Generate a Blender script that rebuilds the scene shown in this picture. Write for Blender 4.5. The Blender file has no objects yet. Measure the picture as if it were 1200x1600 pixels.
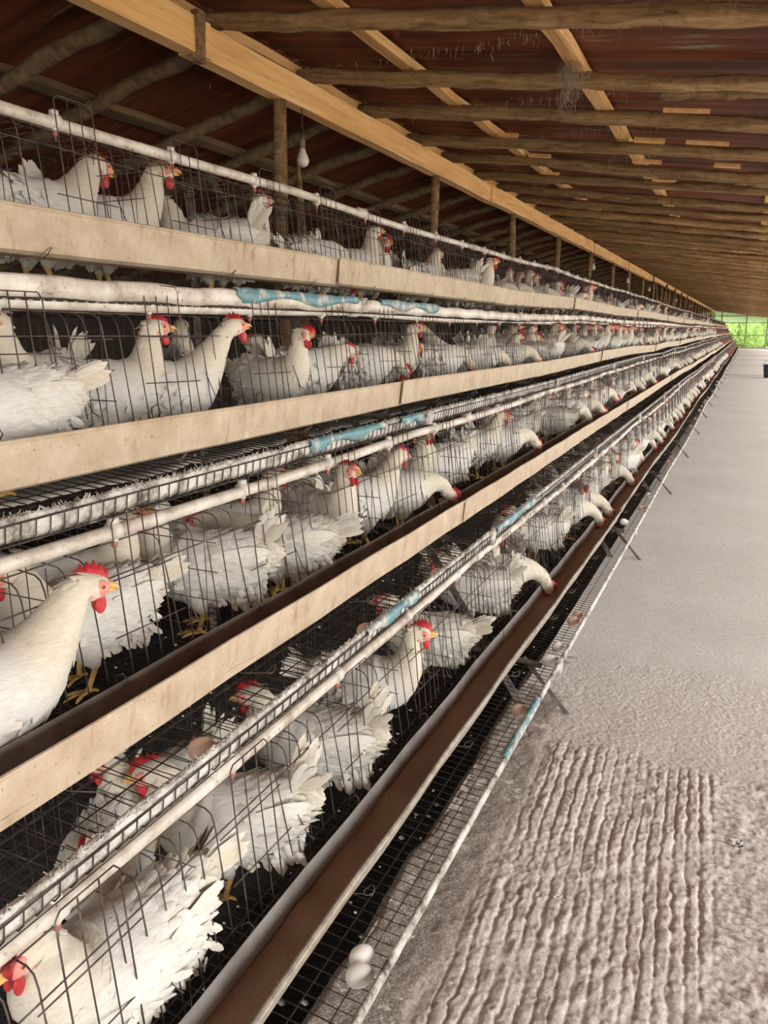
import bpy, math, random
import numpy as np
from mathutils import Vector, Matrix

# ------------------------------------------------------------------ camera, light, exposure
SC = bpy.context.scene
C = SC.collection
CZ = 1.42                                   # camera height above the concrete aisle
f, vx, vy = 1200.0, 1170.0, 515.0
PITCH = math.atan((800 - vy) / f)
YAW = math.atan((vx - 600) * math.cos(PITCH) / f)
cam_d = bpy.data.cameras.new('camera')
cam = bpy.data.objects.new('camera', cam_d); C.objects.link(cam)
cam_d.sensor_fit = 'VERTICAL'; cam_d.sensor_height = 24.0; cam_d.lens = 24.0 * f / 1600.0
cam.location = (0, 0, CZ)
cam.rotation_euler = (math.pi / 2 - PITCH, 0, YAW)
cam_d.clip_start = 0.05; cam_d.clip_end = 300
SC.camera = cam

w = bpy.data.worlds.new('world'); SC.world = w; w.use_nodes = True
bg = w.node_tree.nodes['Background']
bg.inputs[0].default_value = (1.0, 0.985, 0.95, 1); bg.inputs[1].default_value = 3.9
# low hazy sun from the open right-hand side gives the daylight a direction
sun_d = bpy.data.lights.new('sun', 'SUN'); sun = bpy.data.objects.new('sun', sun_d); C.objects.link(sun)
sun_d.energy = 0.35; sun_d.angle = math.radians(40); sun_d.color = (1.0, 0.95, 0.87)
sun.rotation_euler = Vector((-0.86, 0.36, -0.34)).to_track_quat('-Z', 'Y').to_euler()
def portal(loc, rot, sx, sy):
    d = bpy.data.lights.new('daylight_portal', 'AREA'); o = bpy.data.objects.new('daylight_portal', d); C.objects.link(o)
    d.shape = 'RECTANGLE'; d.size = sx; d.size_y = sy; d.cycles.is_portal = True
    o.location = loc; o.rotation_euler = rot
portal((2.75, 28, 1.15), (0, math.radians(90), 0), 2.2, 74)     # the open long side
portal((-1, -8.5, 1.2), (math.radians(90), 0, 0), 8, 2.6)        # the open near end
vs = SC.view_settings
SC.display_settings.display_device = 'sRGB'
vs.view_transform = 'Standard'; vs.look = 'None'; vs.gamma = 1.0; vs.use_curve_mapping = False
vs.exposure = 0.58

R = random.Random(7)
NR = np.random.RandomState(5)

# ------------------------------------------------------------------ materials
def mat(name, base, rough=0.7, metal=0.0, build=None):
    m = bpy.data.materials.new(name); m.use_nodes = True
    nt = m.node_tree; p = nt.nodes['Principled BSDF']
    p.inputs['Base Color'].default_value = (*base, 1); p.inputs['Roughness'].default_value = rough
    p.inputs['Metallic'].default_value = metal
    if build: build(nt, p)
    return m
def N(nt, t, **k):
    n = nt.nodes.new(t)
    for a, v in k.items(): setattr(n, a, v)
    return n
def coords(nt, scale=(1, 1, 1), obj=True, rot=(0, 0, 0)):
    tc = N(nt, 'ShaderNodeTexCoord'); mp = N(nt, 'ShaderNodeMapping')
    mp.inputs['Scale'].default_value = scale; mp.inputs['Rotation'].default_value = rot
    nt.links.new(tc.outputs['Object' if obj else 'Generated'], mp.inputs['Vector'])
    return mp.outputs[0]
def worldco(nt, scale=(1, 1, 1)):
    g = N(nt, 'ShaderNodeNewGeometry'); mp = N(nt, 'ShaderNodeMapping')
    mp.inputs['Scale'].default_value = scale
    nt.links.new(g.outputs['Position'], mp.inputs['Vector'])
    return mp.outputs[0]
def noise(nt, vec, scale, detail=5, rough=0.6, dist=0.0):
    n = N(nt, 'ShaderNodeTexNoise'); n.inputs['Scale'].default_value = scale
    n.inputs['Detail'].default_value = detail; n.inputs['Roughness'].default_value = rough
    n.inputs['Distortion'].default_value = dist
    nt.links.new(vec, n.inputs['Vector']); return n.outputs['Fac']
def ramp(nt, fac, stops):
    r = N(nt, 'ShaderNodeValToRGB'); e = r.color_ramp.elements
    while len(e) < len(stops): e.new(0.5)
    for i, (pos, c) in enumerate(stops):
        e[i].position = pos; e[i].color = (*c, 1) if len(c) == 3 else c
    nt.links.new(fac, r.inputs[0]); return r.outputs[0]
def mixc(nt, fac, a, b, mode='MIX'):
    m = N(nt, 'ShaderNodeMix', data_type='RGBA', blend_type=mode)
    for sock, v in ((m.inputs[0], fac), (m.inputs[6], a), (m.inputs[7], b)):
        if isinstance(v, (int, float)): sock.default_value = v
        elif isinstance(v, tuple): sock.default_value = (*v, 1)
        else: nt.links.new(v, sock)
    return m.outputs[2]
def bump(nt, p, h, strength=0.3, dist=0.01):
    b = N(nt, 'ShaderNodeBump'); b.inputs['Strength'].default_value = strength; b.inputs['Distance'].default_value = dist
    nt.links.new(h, b.inputs['Height']); nt.links.new(b.outputs[0], p.inputs['Normal'])
G = lambda v: (v, v, v)

def b_wire(nt, p):
    v = worldco(nt)
    c = ramp(nt, noise(nt, v, 14, 4), [(0.35, (.055, .034, .030)), (0.55, (.105, .075, .065)), (0.72, (.22, .19, .165))])
    nt.links.new(c, p.inputs['Base Color']); bump(nt, p, noise(nt, v, 300, 3), .4, .002)
M_WIRE = mat('rusty_wire', (.1, .07, .06), .6, .35, b_wire)
def b_wirefl(nt, p):
    v = worldco(nt)
    c = ramp(nt, noise(nt, v, 22, 5), [(0.40, (.040, .032, .028)), (0.60, (.085, .07, .06)), (0.75, (.30, .28, .25))])
    nt.links.new(c, p.inputs['Base Color'])
M_WFLOOR = mat('fouled_floor_wire', (.06, .05, .045), .75, .2, b_wirefl)
def b_pvc(nt, p):
    v = worldco(nt)
    c = ramp(nt, noise(nt, v, 9, 6, .65), [(0.30, (.27, .20, .15)), (0.46, (.62, .55, .47)), (0.62, (.80, .75, .68))])
    d = ramp(nt, noise(nt, v, 90, 3), [(0.28, (.25, .17, .12)), (0.38, (1, 1, 1))])
    nt.links.new(mixc(nt, .8, c, d, 'MULTIPLY'), p.inputs['Base Color'])
M_PVC = mat('dusty_white_pvc', (.75, .7, .63), .45, 0, b_pvc)
def b_lip(nt, p):
    v = worldco(nt)
    c = ramp(nt, noise(nt, v, 16, 7, .75), [(0.36, (.10, .08, .065)), (0.45, (.45, .41, .36)), (0.56, (.76, .73, .68))])
    nt.links.new(c, p.inputs['Base Color']); bump(nt, p, noise(nt, v, 130, 5), .9, .006)
M_LIP = mat('crusted_white_strip', (.7, .66, .6), .7, 0, b_lip)
def b_blue(nt, p):
    v = worldco(nt)
    c = ramp(nt, noise(nt, v, 20, 5, .7), [(0.40, (.55, .53, .48)), (0.50, (.16, .30, .33)), (0.66, (.10, .29, .35))])
    nt.links.new(c, p.inputs['Base Color']); bump(nt, p, noise(nt, v, 40, 3), .5, .01)
M_BLUE = mat('faded_blue_plastic', (.08, .3, .4), .5, 0, b_blue)
def b_trough(nt, p):
    v = worldco(nt)
    big = ramp(nt, noise(nt, v, 11, 7, .7), [(0.3, (.42, .315, .21)), (0.5, (.55, .43, .305)), (0.7, (.65, .54, .41))])
    g = N(nt, 'ShaderNodeNewGeometry')
    mp = N(nt, 'ShaderNodeMapping'); mp.inputs['Scale'].default_value = (30, 34, 9); mp.inputs['Rotation'].default_value = (.7, 0, 0)
    nt.links.new(g.outputs['Position'], mp.inputs['Vector'])
    scr = ramp(nt, noise(nt, mp.outputs[0], 1, 4, .6), [(0.28, (.66, .56, .46)), (0.42, (1, 1, 1)), (0.62, (1, 1, 1)), (0.74, (1.3, 1.3, 1.3))])
    spk = ramp(nt, noise(nt, v, 160, 3), [(0.29, (.3, .2, .14)), (0.36, (1, 1, 1))])
    c = mixc(nt, .7, big, scr, 'MULTIPLY'); c = mixc(nt, .8, c, spk, 'MULTIPLY')
    nt.links.new(c, p.inputs['Base Color']); bump(nt, p, noise(nt, v, 60, 5), .25, .004)
M_TROUGH = mat('dusty_beige_trough', (.55, .42, .3), .6, 0, b_trough)
def b_trin(nt, p):
    v = worldco(nt)
    c = ramp(nt, noise(nt, v, 12, 5), [(0.3, (.17, .14, .12)), (0.7, (.36, .33, .30))])
    nt.links.new(c, p.inputs['Base Color'])
M_TRIN = mat('grey_trough_lining', (.35, .33, .3), .38, .0, b_trin)
def b_trin4(nt, p):
    v = worldco(nt)
    c = ramp(nt, noise(nt, v, 12, 5), [(0.3, (.34, .32, .30)), (0.7, (.56, .55, .54))])
    nt.links.new(c, p.inputs['Base Color'])
M_TRIN4 = mat('galvanised_trough_lining', (.5, .5, .5), .4, .15, b_trin4)
def b_feed(nt, p):
    v = worldco(nt)
    c = ramp(nt, noise(nt, v, 420, 3, .8), [(0.35, (.22, .125, .08)), (0.55, (.42, .26, .17)), (0.75, (.62, .45, .33))])
    nt.links.new(c, p.inputs['Base Color']); bump(nt, p, noise(nt, v, 380, 4), .8, .004)
def b_tr4(nt, p):
    v = worldco(nt)
    c = ramp(nt, noise(nt, v, 30, 6, .7), [(0.3, (.20, .16, .13)), (0.5, (.38, .33, .27)), (0.7, (.52, .47, .40))])
    nt.links.new(c, p.inputs['Base Color']); bump(nt, p, noise(nt, v, 90, 5), .3, .003)
M_TROUGH4 = mat('worn_grey_trough', (.4, .36, .3), .55, 0, b_tr4)
M_FEED = mat('ground_brown_feed', (.22, .12, .07), .95, 0, b_feed)

def feather_mat(name, white, cream, dirt):
    def b(nt, p):
        a = N(nt, 'ShaderNodeAttribute', attribute_name='tint')
        v = coords(nt)
        oi = N(nt, 'ShaderNodeObjectInfo')
        c = mixc(nt, a.outputs['Fac'], white, cream)
        st = ramp(nt, noise(nt, coords(nt, (35, 170, 170)), 1, 4, .7), [(.32, (.80, .77, .70)), (.6, (1, 1, 1))])
        c = mixc(nt, .8, c, st, 'MULTIPLY')
        d = ramp(nt, noise(nt, v, 16, 4), [(0.60, (0, 0, 0)), (0.78, (1, 1, 1))])
        m = N(nt, 'ShaderNodeMath', operation='MULTIPLY'); m.inputs[1].default_value = .35
        nt.links.new(d, m.inputs[0])
        c = mixc(nt, m.outputs[0], c, dirt)
        nt.links.new(c, p.inputs['Base Color'])
        bump(nt, p, noise(nt, coords(nt, (60, 260, 260)), 1, 3), .45, .003)
        p.inputs['Sheen Weight'].default_value = .15
    return mat(name, white, .75, 0, b)
M_FEATHER = feather_mat('white_feathers', (.78, .765, .73), (.72, .61, .42), (.50, .39, .23))
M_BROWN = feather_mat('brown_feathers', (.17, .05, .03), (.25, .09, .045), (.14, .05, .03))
def b_comb(nt, p):
    v = coords(nt)
    nt.links.new(ramp(nt, noise(nt, v, 60, 3), [(.3, (.42, .022, .026)), (.7, (.70, .055, .062))]), p.inputs['Base Color'])
    bump(nt, p, noise(nt, v, 700, 3), .5, .001); p.inputs['Subsurface Weight'].default_value = .1
    p.inputs['Subsurface Radius'].default_value = (.01, .003, .002); p.inputs['Subsurface Scale'].default_value = .5
M_COMB = mat('red_comb_skin', (.7, .05, .05), .45, 0, b_comb)
M_FACE = mat('pink_face_skin', (.78, .30, .25), .6)
M_BEAK = mat('yellow_beak_horn', (.80, .48, .14), .4)
M_EYE = mat('amber_eye', (.55, .24, .04), .15)
M_PUPIL = mat('black_pupil', (.01, .01, .01), .1)
def b_leg(nt, p):
    v = coords(nt)
    nt.links.new(ramp(nt, noise(nt, v, 40, 4), [(.3, (.42, .26, .07)), (.7, (.74, .50, .16))]), p.inputs['Base Color'])
    bump(nt, p, noise(nt, coords(nt, (60, 60, 400)), 1, 2), .5, .001)
M_LEG = mat('yellow_scaled_leg', (.7, .46, .14), .55, 0, b_leg)
def b_egg(nt, p):
    oi = N(nt, 'ShaderNodeObjectInfo')
    nt.links.new(ramp(nt, oi.outputs['Random'], [(0, (.92, .87, .83)), (1, (.94, .93, .91))]), p.inputs['Base Color'])
M_EGG = mat('eggshell', (.86, .8, .76), .45, 0, b_egg)
M_EGGP = mat('pinkish_eggshell', (.76, .55, .45), .45)

def b_pole(nt, p):
    oi = N(nt, 'ShaderNodeObjectInfo')
    v = coords(nt, (2.5, 30, 30))
    c = ramp(nt, noise(nt, v, 1, 6, .7, .6), [(0.3, (.14, .068, .026)), (0.5, (.38, .225, .10)), (0.7, (.60, .40, .20))])
    k = ramp(nt, oi.outputs['Random'], [(0, G(.75)), (1, G(1.15))])
    sp = ramp(nt, noise(nt, coords(nt), 22, 5, .8), [(0.3, (.45, .4, .35)), (0.5, (1, 1, 1))])
    nt.links.new(mixc(nt, .8, mixc(nt, 1, c, k, 'MULTIPLY'), sp, 'MULTIPLY'), p.inputs['Base Color'])
    bump(nt, p, noise(nt, coords(nt, (14, 50, 50)), 1, 7, .75), 1.0, .02)
M_POLE = mat('barky_pole_wood', (.3, .2, .12), .9, 0, b_pole)
def b_board(nt, p):
    v = coords(nt, (22, 1.2, 22))
    c = ramp(nt, noise(nt, v, 1, 6, .65, .4), [(0.3, (.56, .29, .10)), (0.5, (.84, .48, .19)), (0.7, (.90, .60, .31))])
    k = ramp(nt, noise(nt, coords(nt), 30, 4, .8), [(0.27, (.35, .22, .12)), (0.37, (1, 1, 1))])
    nt.links.new(mixc(nt, .9, c, k, 'MULTIPLY'), p.inputs['Base Color'])
    bump(nt, p, noise(nt, coords(nt, (60, 4, 60)), 1, 5), .5, .006)
M_BOARD = mat('sawn_yellow_timber', (.55, .33, .12), .75, 0, b_board)
def b_shaded_timber(nt, p):
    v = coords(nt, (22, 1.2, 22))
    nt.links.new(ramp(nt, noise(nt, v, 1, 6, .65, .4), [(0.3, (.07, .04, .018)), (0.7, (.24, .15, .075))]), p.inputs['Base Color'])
M_SHADED_TIMBER = mat('shade_darkened_timber', (.15, .1, .05), .85, 0, b_shaded_timber)  # shade of the left roof slope put into the timber colour
def b_roof(nt, p):
    v = coords(nt, (.9, 9, 1))
    c = ramp(nt, noise(nt, v, 1, 6, .6), [(0.3, (.085, .024, .010)), (0.55, (.19, .052, .020)), (0.75, (.27, .080, .034))])
    s = ramp(nt, noise(nt, coords(nt, (2.2, 26, 1)), 1, 7, .75), [(0.59, (0, 0, 0)), (0.70, (1, 1, 1))])
    nt.links.new(mixc(nt, s, c, (.34, .27, .21)), p.inputs['Base Color'])
M_ROOF = mat('red_brown_roof_sheet', (.13, .04, .02), .55, .1, b_roof)
def b_conc(nt, p):
    v = coords(nt)
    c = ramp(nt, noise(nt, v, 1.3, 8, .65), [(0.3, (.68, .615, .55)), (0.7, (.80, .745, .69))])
    cs = ramp(nt, noise(nt, v, 1.1, 8, .7), [(0.3, (.76, .725, .68)), (0.7, (.89, .86, .82))])      # smooth far aisle, its brighter light put into a paler colour
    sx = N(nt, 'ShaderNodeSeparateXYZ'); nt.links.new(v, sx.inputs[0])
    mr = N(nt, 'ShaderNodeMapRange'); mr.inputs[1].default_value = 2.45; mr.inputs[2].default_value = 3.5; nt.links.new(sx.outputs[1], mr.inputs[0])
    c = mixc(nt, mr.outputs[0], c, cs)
    sp = ramp(nt, noise(nt, v, 160, 4, .75), [(0.3, (.55, .5, .46)), (0.52, (1, 1, 1)), (0.72, (1.2, 1.2, 1.2))])
    dk = ramp(nt, noise(nt, v, 18, 6, .8), [(0.27, (.5, .42, .36)), (0.36, (1, 1, 1))])
    c = mixc(nt, .9, c, sp, 'MULTIPLY'); c = mixc(nt, .6, c, dk, 'MULTIPLY')
    nt.links.new(c, p.inputs['Base Color'])
    n1 = noise(nt, v, 45, 8, .75)
    bump(nt, p, n1, .6, .008)
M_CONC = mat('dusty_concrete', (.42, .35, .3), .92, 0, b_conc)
def b_pit(nt, p):
    v = coords(nt)
    c = ramp(nt, noise(nt, v, 30, 7, .8), [(0.35, (.010, .010, .009)), (0.62, (.030, .026, .022)), (0.80, (.10, .09, .075))])
    nt.links.new(c, p.inputs['Base Color']); bump(nt, p, noise(nt, v, 60, 6), .8, .02)
M_PIT = mat('black_wet_manure', (.02, .018, .015), .6, 0, b_pit)
def b_dirt(nt, p):
    v = coords(nt)
    nt.links.new(ramp(nt, noise(nt, v, 3, 6), [(.3, (.42, .38, .30)), (.7, (.60, .55, .46))]), p.inputs['Base Color'])
M_DIRT = mat('outdoor_ground', (.45, .4, .3), .95, 0, b_dirt)
def b_leaf(nt, p):
    v = coords(nt)
    nt.links.new(ramp(nt, noise(nt, v, 2.5, 6, .8), [(.35, (.16, .30, .06)), (.6, (.42, .60, .18))]), p.inputs['Base Color'])
M_LEAF = mat('bright_foliage', (.3, .5, .1), .8, 0, b_leaf)
def b_green(nt, p):
    v = coords(nt, (9, 1, .3))
    nt.links.new(ramp(nt, noise(nt, v, 3, 3), [(.3, (.34, .46, .28)), (.7, (.52, .64, .44))]), p.inputs['Base Color'])
    p.inputs['Transmission Weight'].default_value = .0
    tr = N(nt, 'ShaderNodeBsdfTranslucent'); ms = N(nt, 'ShaderNodeMixShader'); ms.inputs[0].default_value = .6
    tr.inputs[0].default_value = (.50, .66, .42, 1)
    nt.links.new(p.outputs[0], ms.inputs[1]); nt.links.new(tr.outputs[0], ms.inputs[2])
    nt.links.new(ms.outputs[0], nt.nodes['Material Output'].inputs[0])
M_GREEN = mat('green_translucent_sheet', (.35, .5, .3), .6, 0, b_green)
M_STEEL = mat('grey_painted_steel', (.22, .20, .18), .55, .3)
def b_rack(nt, p):
    nt.links.new(ramp(nt, noise(nt, worldco(nt), 20, 5), [(.35, (.09, .07, .06)), (.6, (.24, .20, .17)), (.8, (.42, .37, .32))]), p.inputs['Base Color'])
M_RACK = mat('rust_stained_rack', (.2, .17, .15), .7, .2, b_rack)
M_BULB = mat('frosted_bulb_glass', (.74, .70, .62), .3)
M_CORD = mat('dark_flex', (.06, .05, .045), .7)
M_REDP = mat('red_drinker_plastic', (.40, .13, .10), .5)
M_WHITEP = mat('white_drinker_plastic', (.72, .68, .6), .4)
M_WEB = mat('dusty_cobweb', (.38, .30, .22), .95)
M_FLUFF = mat('loose_white_fluff', (.78, .76, .72), .9)
M_BUCKET = mat('dark_blue_plastic', (.02, .035, .06), .4)
M_WALL = mat('dark_block_wall', (.10, .08, .065), .9)  # one even dark tone for the left wall

# ------------------------------------------------------------------ mesh helpers
class MB:
    def __init__(s): s.v = []; s.f = []; s.m = []; s.n = 0; s.tint = []
    def add(s, V, F, m=0, tint=0.0):
        b = s.n
        V = np.asarray(V, float).reshape(-1, 3)
        s.v.append(V); s.f += [tuple(i + b for i in q) for q in F]; s.m += [m] * len(F); s.n += len(V)
        s.tint.append(np.full(len(V), tint) if np.isscalar(tint) else np.asarray(tint, float))
        return s
    def box(s, c, d, m=0, rot=None):
        V = np.array([[x, y, z] for x in (-.5, .5) for y in (-.5, .5) for z in (-.5, .5)]) * np.array(d)
        if rot is not None: V = V @ np.array(rot).T
        F = [(0, 1, 3, 2), (4, 6, 7, 5), (0, 4, 5, 1), (2, 3, 7, 6), (0, 2, 6, 4), (1, 5, 7, 3)]
        return s.add(V + np.array(c), F, m)
    def tube(s, pts, r, k=5, m=0, tint=0.0, closed=False, up=(0, 0, 1)):
        P = np.asarray(pts, float); n = len(P)
        rr = np.full(n, r) if np.isscalar(r) else np.asarray(r, float)
        T = np.gradient(P, axis=0) if n > 2 else np.array([P[1] - P[0]] * 2)
        if n > 2:
            d = np.diff(P, axis=0); d /= np.linalg.norm(d, axis=1)[:, None] + 1e-12
            T = np.vstack([d[0], d[:-1] + d[1:], d[-1]])
        T /= np.linalg.norm(T, axis=1)[:, None] + 1e-12
        ref = np.array(up, float)
        if abs(T[0] @ ref) > .9: ref = np.array([1., 0, 0])
        V = []
        ang = np.arange(k) * 2 * math.pi / k
        u = ref - (ref @ T[0]) * T[0]; u /= np.linalg.norm(u)
        for i in range(n):
            u = u - (u @ T[i]) * T[i]; u /= np.linalg.norm(u) + 1e-12
            w_ = np.cross(T[i], u)
            V.append(P[i] + rr[i] * (np.cos(ang)[:, None] * u + np.sin(ang)[:, None] * w_))
        F = [(i * k + j, i * k + (j + 1) % k, (i + 1) * k + (j + 1) % k, (i + 1) * k + j) for i in range(n - 1) for j in range(k)]
        F.append(tuple(range(k))[::-1]); F.append(tuple((n - 1) * k + j for j in range(k)))
        return s.add(np.vstack(V), F, m, tint)
    def sheet(s, A, B, prof, m=0, th=None):
        pass
    def extr(s, prof, y0, y1, m=0, seg=1, closed=True):
        """prof: (x,z) outline swept along y"""
        n = len(prof); V = []
        for i in range(seg + 1):
            y = y0 + (y1 - y0) * i / seg
            V += [(x, y, z) for x, z in prof]
        F = [(i * n + j, i * n + (j + 1) % n, (i + 1) * n + (j + 1) % n, (i + 1) * n + j) for i in range(seg) for j in range(n if closed else n - 1)]
        if closed: F += [tuple(range(n))[::-1], tuple(seg * n + j for j in range(n))]
        return s.add(V, F, m)
    def ell(s, c, r, m=0, u=10, v=7, rot=None, tint=0.0):
        V = [(0, 0, 1)]
        for i in range(1, v):
            th = math.pi * i / v
            V += [(math.sin(th) * math.cos(2 * math.pi * j / u), math.sin(th) * math.sin(2 * math.pi * j / u), math.cos(th)) for j in range(u)]
        V.append((0, 0, -1)); V = np.array(V) * np.array(r)
        if rot is not None: V = V @ np.array(rot).T
        F = [(0, 1 + j, 1 + (j + 1) % u) for j in range(u)]
        for i in range(v - 2):
            for j in range(u):
                a = 1 + i * u + j; b = 1 + i * u + (j + 1) % u
                F.append((a, a + u, b + u, b))
        e = 1 + (v - 1) * u
        F += [(e, e - u + (j + 1) % u, e - u + j) for j in range(u)]
        return s.add(V + np.array(c), F, m, tint)
    def mesh(s, name, mats, smooth=True):
        me = bpy.data.meshes.new(name)
        V = np.vstack(s.v)
        me.from_pydata(V.tolist(), [], s.f)
        for m in mats: me.materials.append(m)
        me.polygons.foreach_set('material_index', s.m)
        me.polygons.foreach_set('use_smooth', [smooth] * len(s.f))
        t = np.concatenate(s.tint)
        if t.any():
            a = me.attributes.new('tint', 'FLOAT', 'POINT'); a.data.foreach_set('value', t.astype(np.float32))
        me.update(); return me
def tag(o, label=None, cat=None, group=None, kind=None):
    if label: o['label'] = label
    if cat: o['category'] = cat
    if group: o['group'] = group
    if kind: o['kind'] = kind
    return o
def link(name, me, parent=None, loc=None, rot=None):
    o = bpy.data.objects.new(name, me); C.objects.link(o)
    if parent: o.parent = parent
    if loc is not None: o.location = loc
    if rot is not None: o.rotation_euler = rot
    return o
def empty(name, loc=(0, 0, 0), rot=(0, 0, 0)):
    return link(name, None, None, loc, rot)
def copy_tree(o, parent=None, deep=True):
    c = o.copy(); C.objects.link(c); c.parent = parent
    if deep:
        for ch in list(o.children): copy_tree(ch, c)
    return c

# ------------------------------------------------------------------ layout constants (world: x right, y along the house, z up)
PD = {1: 1.63, 2: 1.37, 3: 1.11, 4: .85}            # water pipe distance to the left of the camera line
PZ = {1: CZ + .5075, 2: CZ + .059, 3: CZ - .39, 4: CZ - .838}
TIER = {1: 'top', 2: 'second', 3: 'third', 4: 'bottom'}
L = 2.2; Y0 = .48; NMOD = 28; CELL = L / 5
jz = {t: [NR.uniform(-.016, .016) for _ in range(NMOD + 1)] for t in PD}
jx = {t: [NR.uniform(-.013, .013) for _ in range(NMOD + 1)] for t in PD}
for t in PD:
    jz[t][0] = jz[t][1] = 0; jx[t][0] = jx[t][1] = 0
def off(t, y):
    u = min(max((y - Y0) / L, 0), NMOD - 1e-6); k = int(u); a = u - k
    return jx[t][k] * (1 - a) + jx[t][k + 1] * a, jz[t][k] * (1 - a) + jz[t][k + 1] * a
FD = {1: .056, 2: .016, 3: .004, 4: .018}; LO = {1: -.008, 2: 0, 3: 0, 4: .016}
def floor_d(o, t=3): return .343 + FD[t] + .050 * (o + .36) / .66
def place_mod(o, t, k):
    x0, z0, x1, z1 = jx[t][k], jz[t][k], jx[t][k + 1], jz[t][k + 1]
    o.location = (-PD[t] + x0, Y0 + k * L, PZ[t] + z0)
    o.rotation_euler = (math.atan2(z1 - z0, L), 0, -math.atan2(x1 - x0, L))
ORD = 'first second third fourth fifth sixth seventh eighth ninth tenth eleventh twelfth thirteenth fourteenth fifteenth sixteenth seventeenth eighteenth nineteenth twentieth'.split()
for _t, _th in (('twenty', 'thirtieth'), ('thirty', 'fortieth'), ('forty', 'fiftieth'), ('fifty', 'sixtieth'), ('sixty', 'seventieth'), ('seventy', 'eightieth'), ('eighty', 'ninetieth')):
    ORD += [_t + '-' + q for q in ORD[:9]] + [_th]
def modlabel(o, t, k, what, cat):
    if k < 99: tag(o, '%s, %s tier of cages, %s section from the near end' % (what, TIER[t], ORD[k]), cat, '%s of the %s tier' % (cat, TIER[t]) + 's')
    else: tag(o, '%s down the %s tier, beyond the fourteenth section' % (what, TIER[t]), cat, '%ss far down the %s tier' % (cat, TIER[t]))

# ------------------------------------------------------------------ setting
# floor: raked concrete near the camera, smooth further on
def vnoise(x, y, sc, seed):
    rs = np.random.RandomState(seed); T = rs.rand(64, 64)
    X = x * sc; Y = y * sc
    xi = np.floor(X).astype(int); yi = np.floor(Y).astype(int); fx = X - xi; fy = Y - yi
    fx = fx * fx * (3 - 2 * fx); fy = fy * fy * (3 - 2 * fy)
    g = lambda a, b: T[a % 64, b % 64]
    return (g(xi, yi) * (1 - fx) + g(xi + 1, yi) * fx) * (1 - fy) + (g(xi, yi + 1) * (1 - fx) + g(xi + 1, yi + 1) * fx) * fy
def sstep(a, b, x):
    t = np.clip((x - a) / (b - a), 0, 1); return t * t * (3 - 2 * t)
def groove(u, k):      # flat-topped ridges split by narrow irregular grooves
    d = np.abs(np.sin(u)); return np.clip(d / k, 0, 1) ** 1.3
def floor_h(x, y):
    wob = .016 * vnoise(x, y * .6, 6, 1) + .0075 * vnoise(x, y, 30, 2) + .005 * vnoise(x, y, 80, 12)
    wob2 = .02 * vnoise(x, y, 5, 3) + .009 * vnoise(x, y, 30, 4) + .005 * vnoise(x, y, 80, 13)
    amp = .0024 + .0048 * sstep(.15, .8, vnoise(x, y, 5.5, 11)) 
    kk = .35 + .6 * vnoise(x, y, 11, 14)
    lg = groove((x + wob * 1.2 + .05 * (y - 2)) * math.pi / .033, kk)
    cg = groove((y + wob2 + .10 * x) * math.pi / .034, kk)
    side = sstep(.02, .07, x + .05 * (vnoise(x, y, 5, 5) - .5))
    near = sstep(1.80, 1.45, y) * sstep(-.36, -.10, x)
    g = lg * (1 - side) + cg * side
    blob = np.clip(np.abs(vnoise(x, y, 17, 6) - .5) * 6, 0, 1)
    g = g * (1 - .55 * near) + .7 * near * blob
    edge = sstep(2.60, 2.48, y + .10 * vnoise(x, y, 8, 7)) * sstep(-.50, -.42, x + .03 * vnoise(x, y, 9, 15))
    h = amp * g * edge
    crust = np.clip(vnoise(x, y, 26, 16) - .45, 0, 1) * .012 * edge + .0045 * vnoise(x, y, 75, 17) * (.35 + .65 * edge)
    rough = .0012 * vnoise(x, y, 60, 8) + .004 * vnoise(x, y, 9, 9) + .0018 * vnoise(x, y, 150, 10)
    return h + rough + crust
def grid(xs, ys, fn):
    X, Y = np.meshgrid(xs, ys); Z = fn(X, Y); nx = len(xs); ny = len(ys)
    V = np.stack([X.ravel(), Y.ravel(), Z.ravel()], 1)
    F = [(j * nx + i, j * nx + i + 1, (j + 1) * nx + i + 1, (j + 1) * nx + i) for j in range(ny - 1) for i in range(nx - 1)]
    return V, F
m = MB()
XE = -.69
V, F = grid(np.arange(XE, .72, .0032), np.arange(.95, 3.3, .004), floor_h); m.add(V, F)
# drop at the edge of the manure channel, near apron, far aisle
V, F = grid(np.linspace(XE, .72, 40), np.linspace(3.2945, 64, 500), lambda x, y: .0022 * vnoise(x, y, 60, 8) + .004 * vnoise(x, y, 14, 9)); m.add(V, F)
V, F = grid(np.linspace(.7155, 2.9, 8), np.linspace(-8.3, 64, 60), lambda x, y: 0 * x); m.add(V, F)
V, F = grid(np.linspace(XE, .72, 8), np.linspace(-8.3, .96, 8), lambda x, y: 0 * x); m.add(V, F)
m.add([(XE, -8.3, .004), (XE, 64, .004), (XE, 64, -.4), (XE, -8.3, -.4)], [(0, 1, 2, 3)])
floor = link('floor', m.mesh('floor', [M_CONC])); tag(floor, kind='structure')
m = MB()
for y in (27.5, 34.5, 41.5, 48): m.box((1.1, y, .004), (3.4, .05, .008))
tag(link('trim_1', m.mesh('floor_joint', [M_PIT])), kind='structure')
# manure ground below the cages
m = MB()
def pit_h(x, y): return -.32 + .10 * vnoise(x, y, 2.1, 21) + .03 * vnoise(x, y, 17, 22) + .16 * np.exp(-((x + 2.35) / .6) ** 2)
V, F = grid(np.linspace(-6.2, XE + .01, 70), np.linspace(-8.3, 64, 840), pit_h); m.add(V, F)
tag(link('manure_floor', m.mesh('manure_floor', [M_PIT])), kind='structure')
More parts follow.
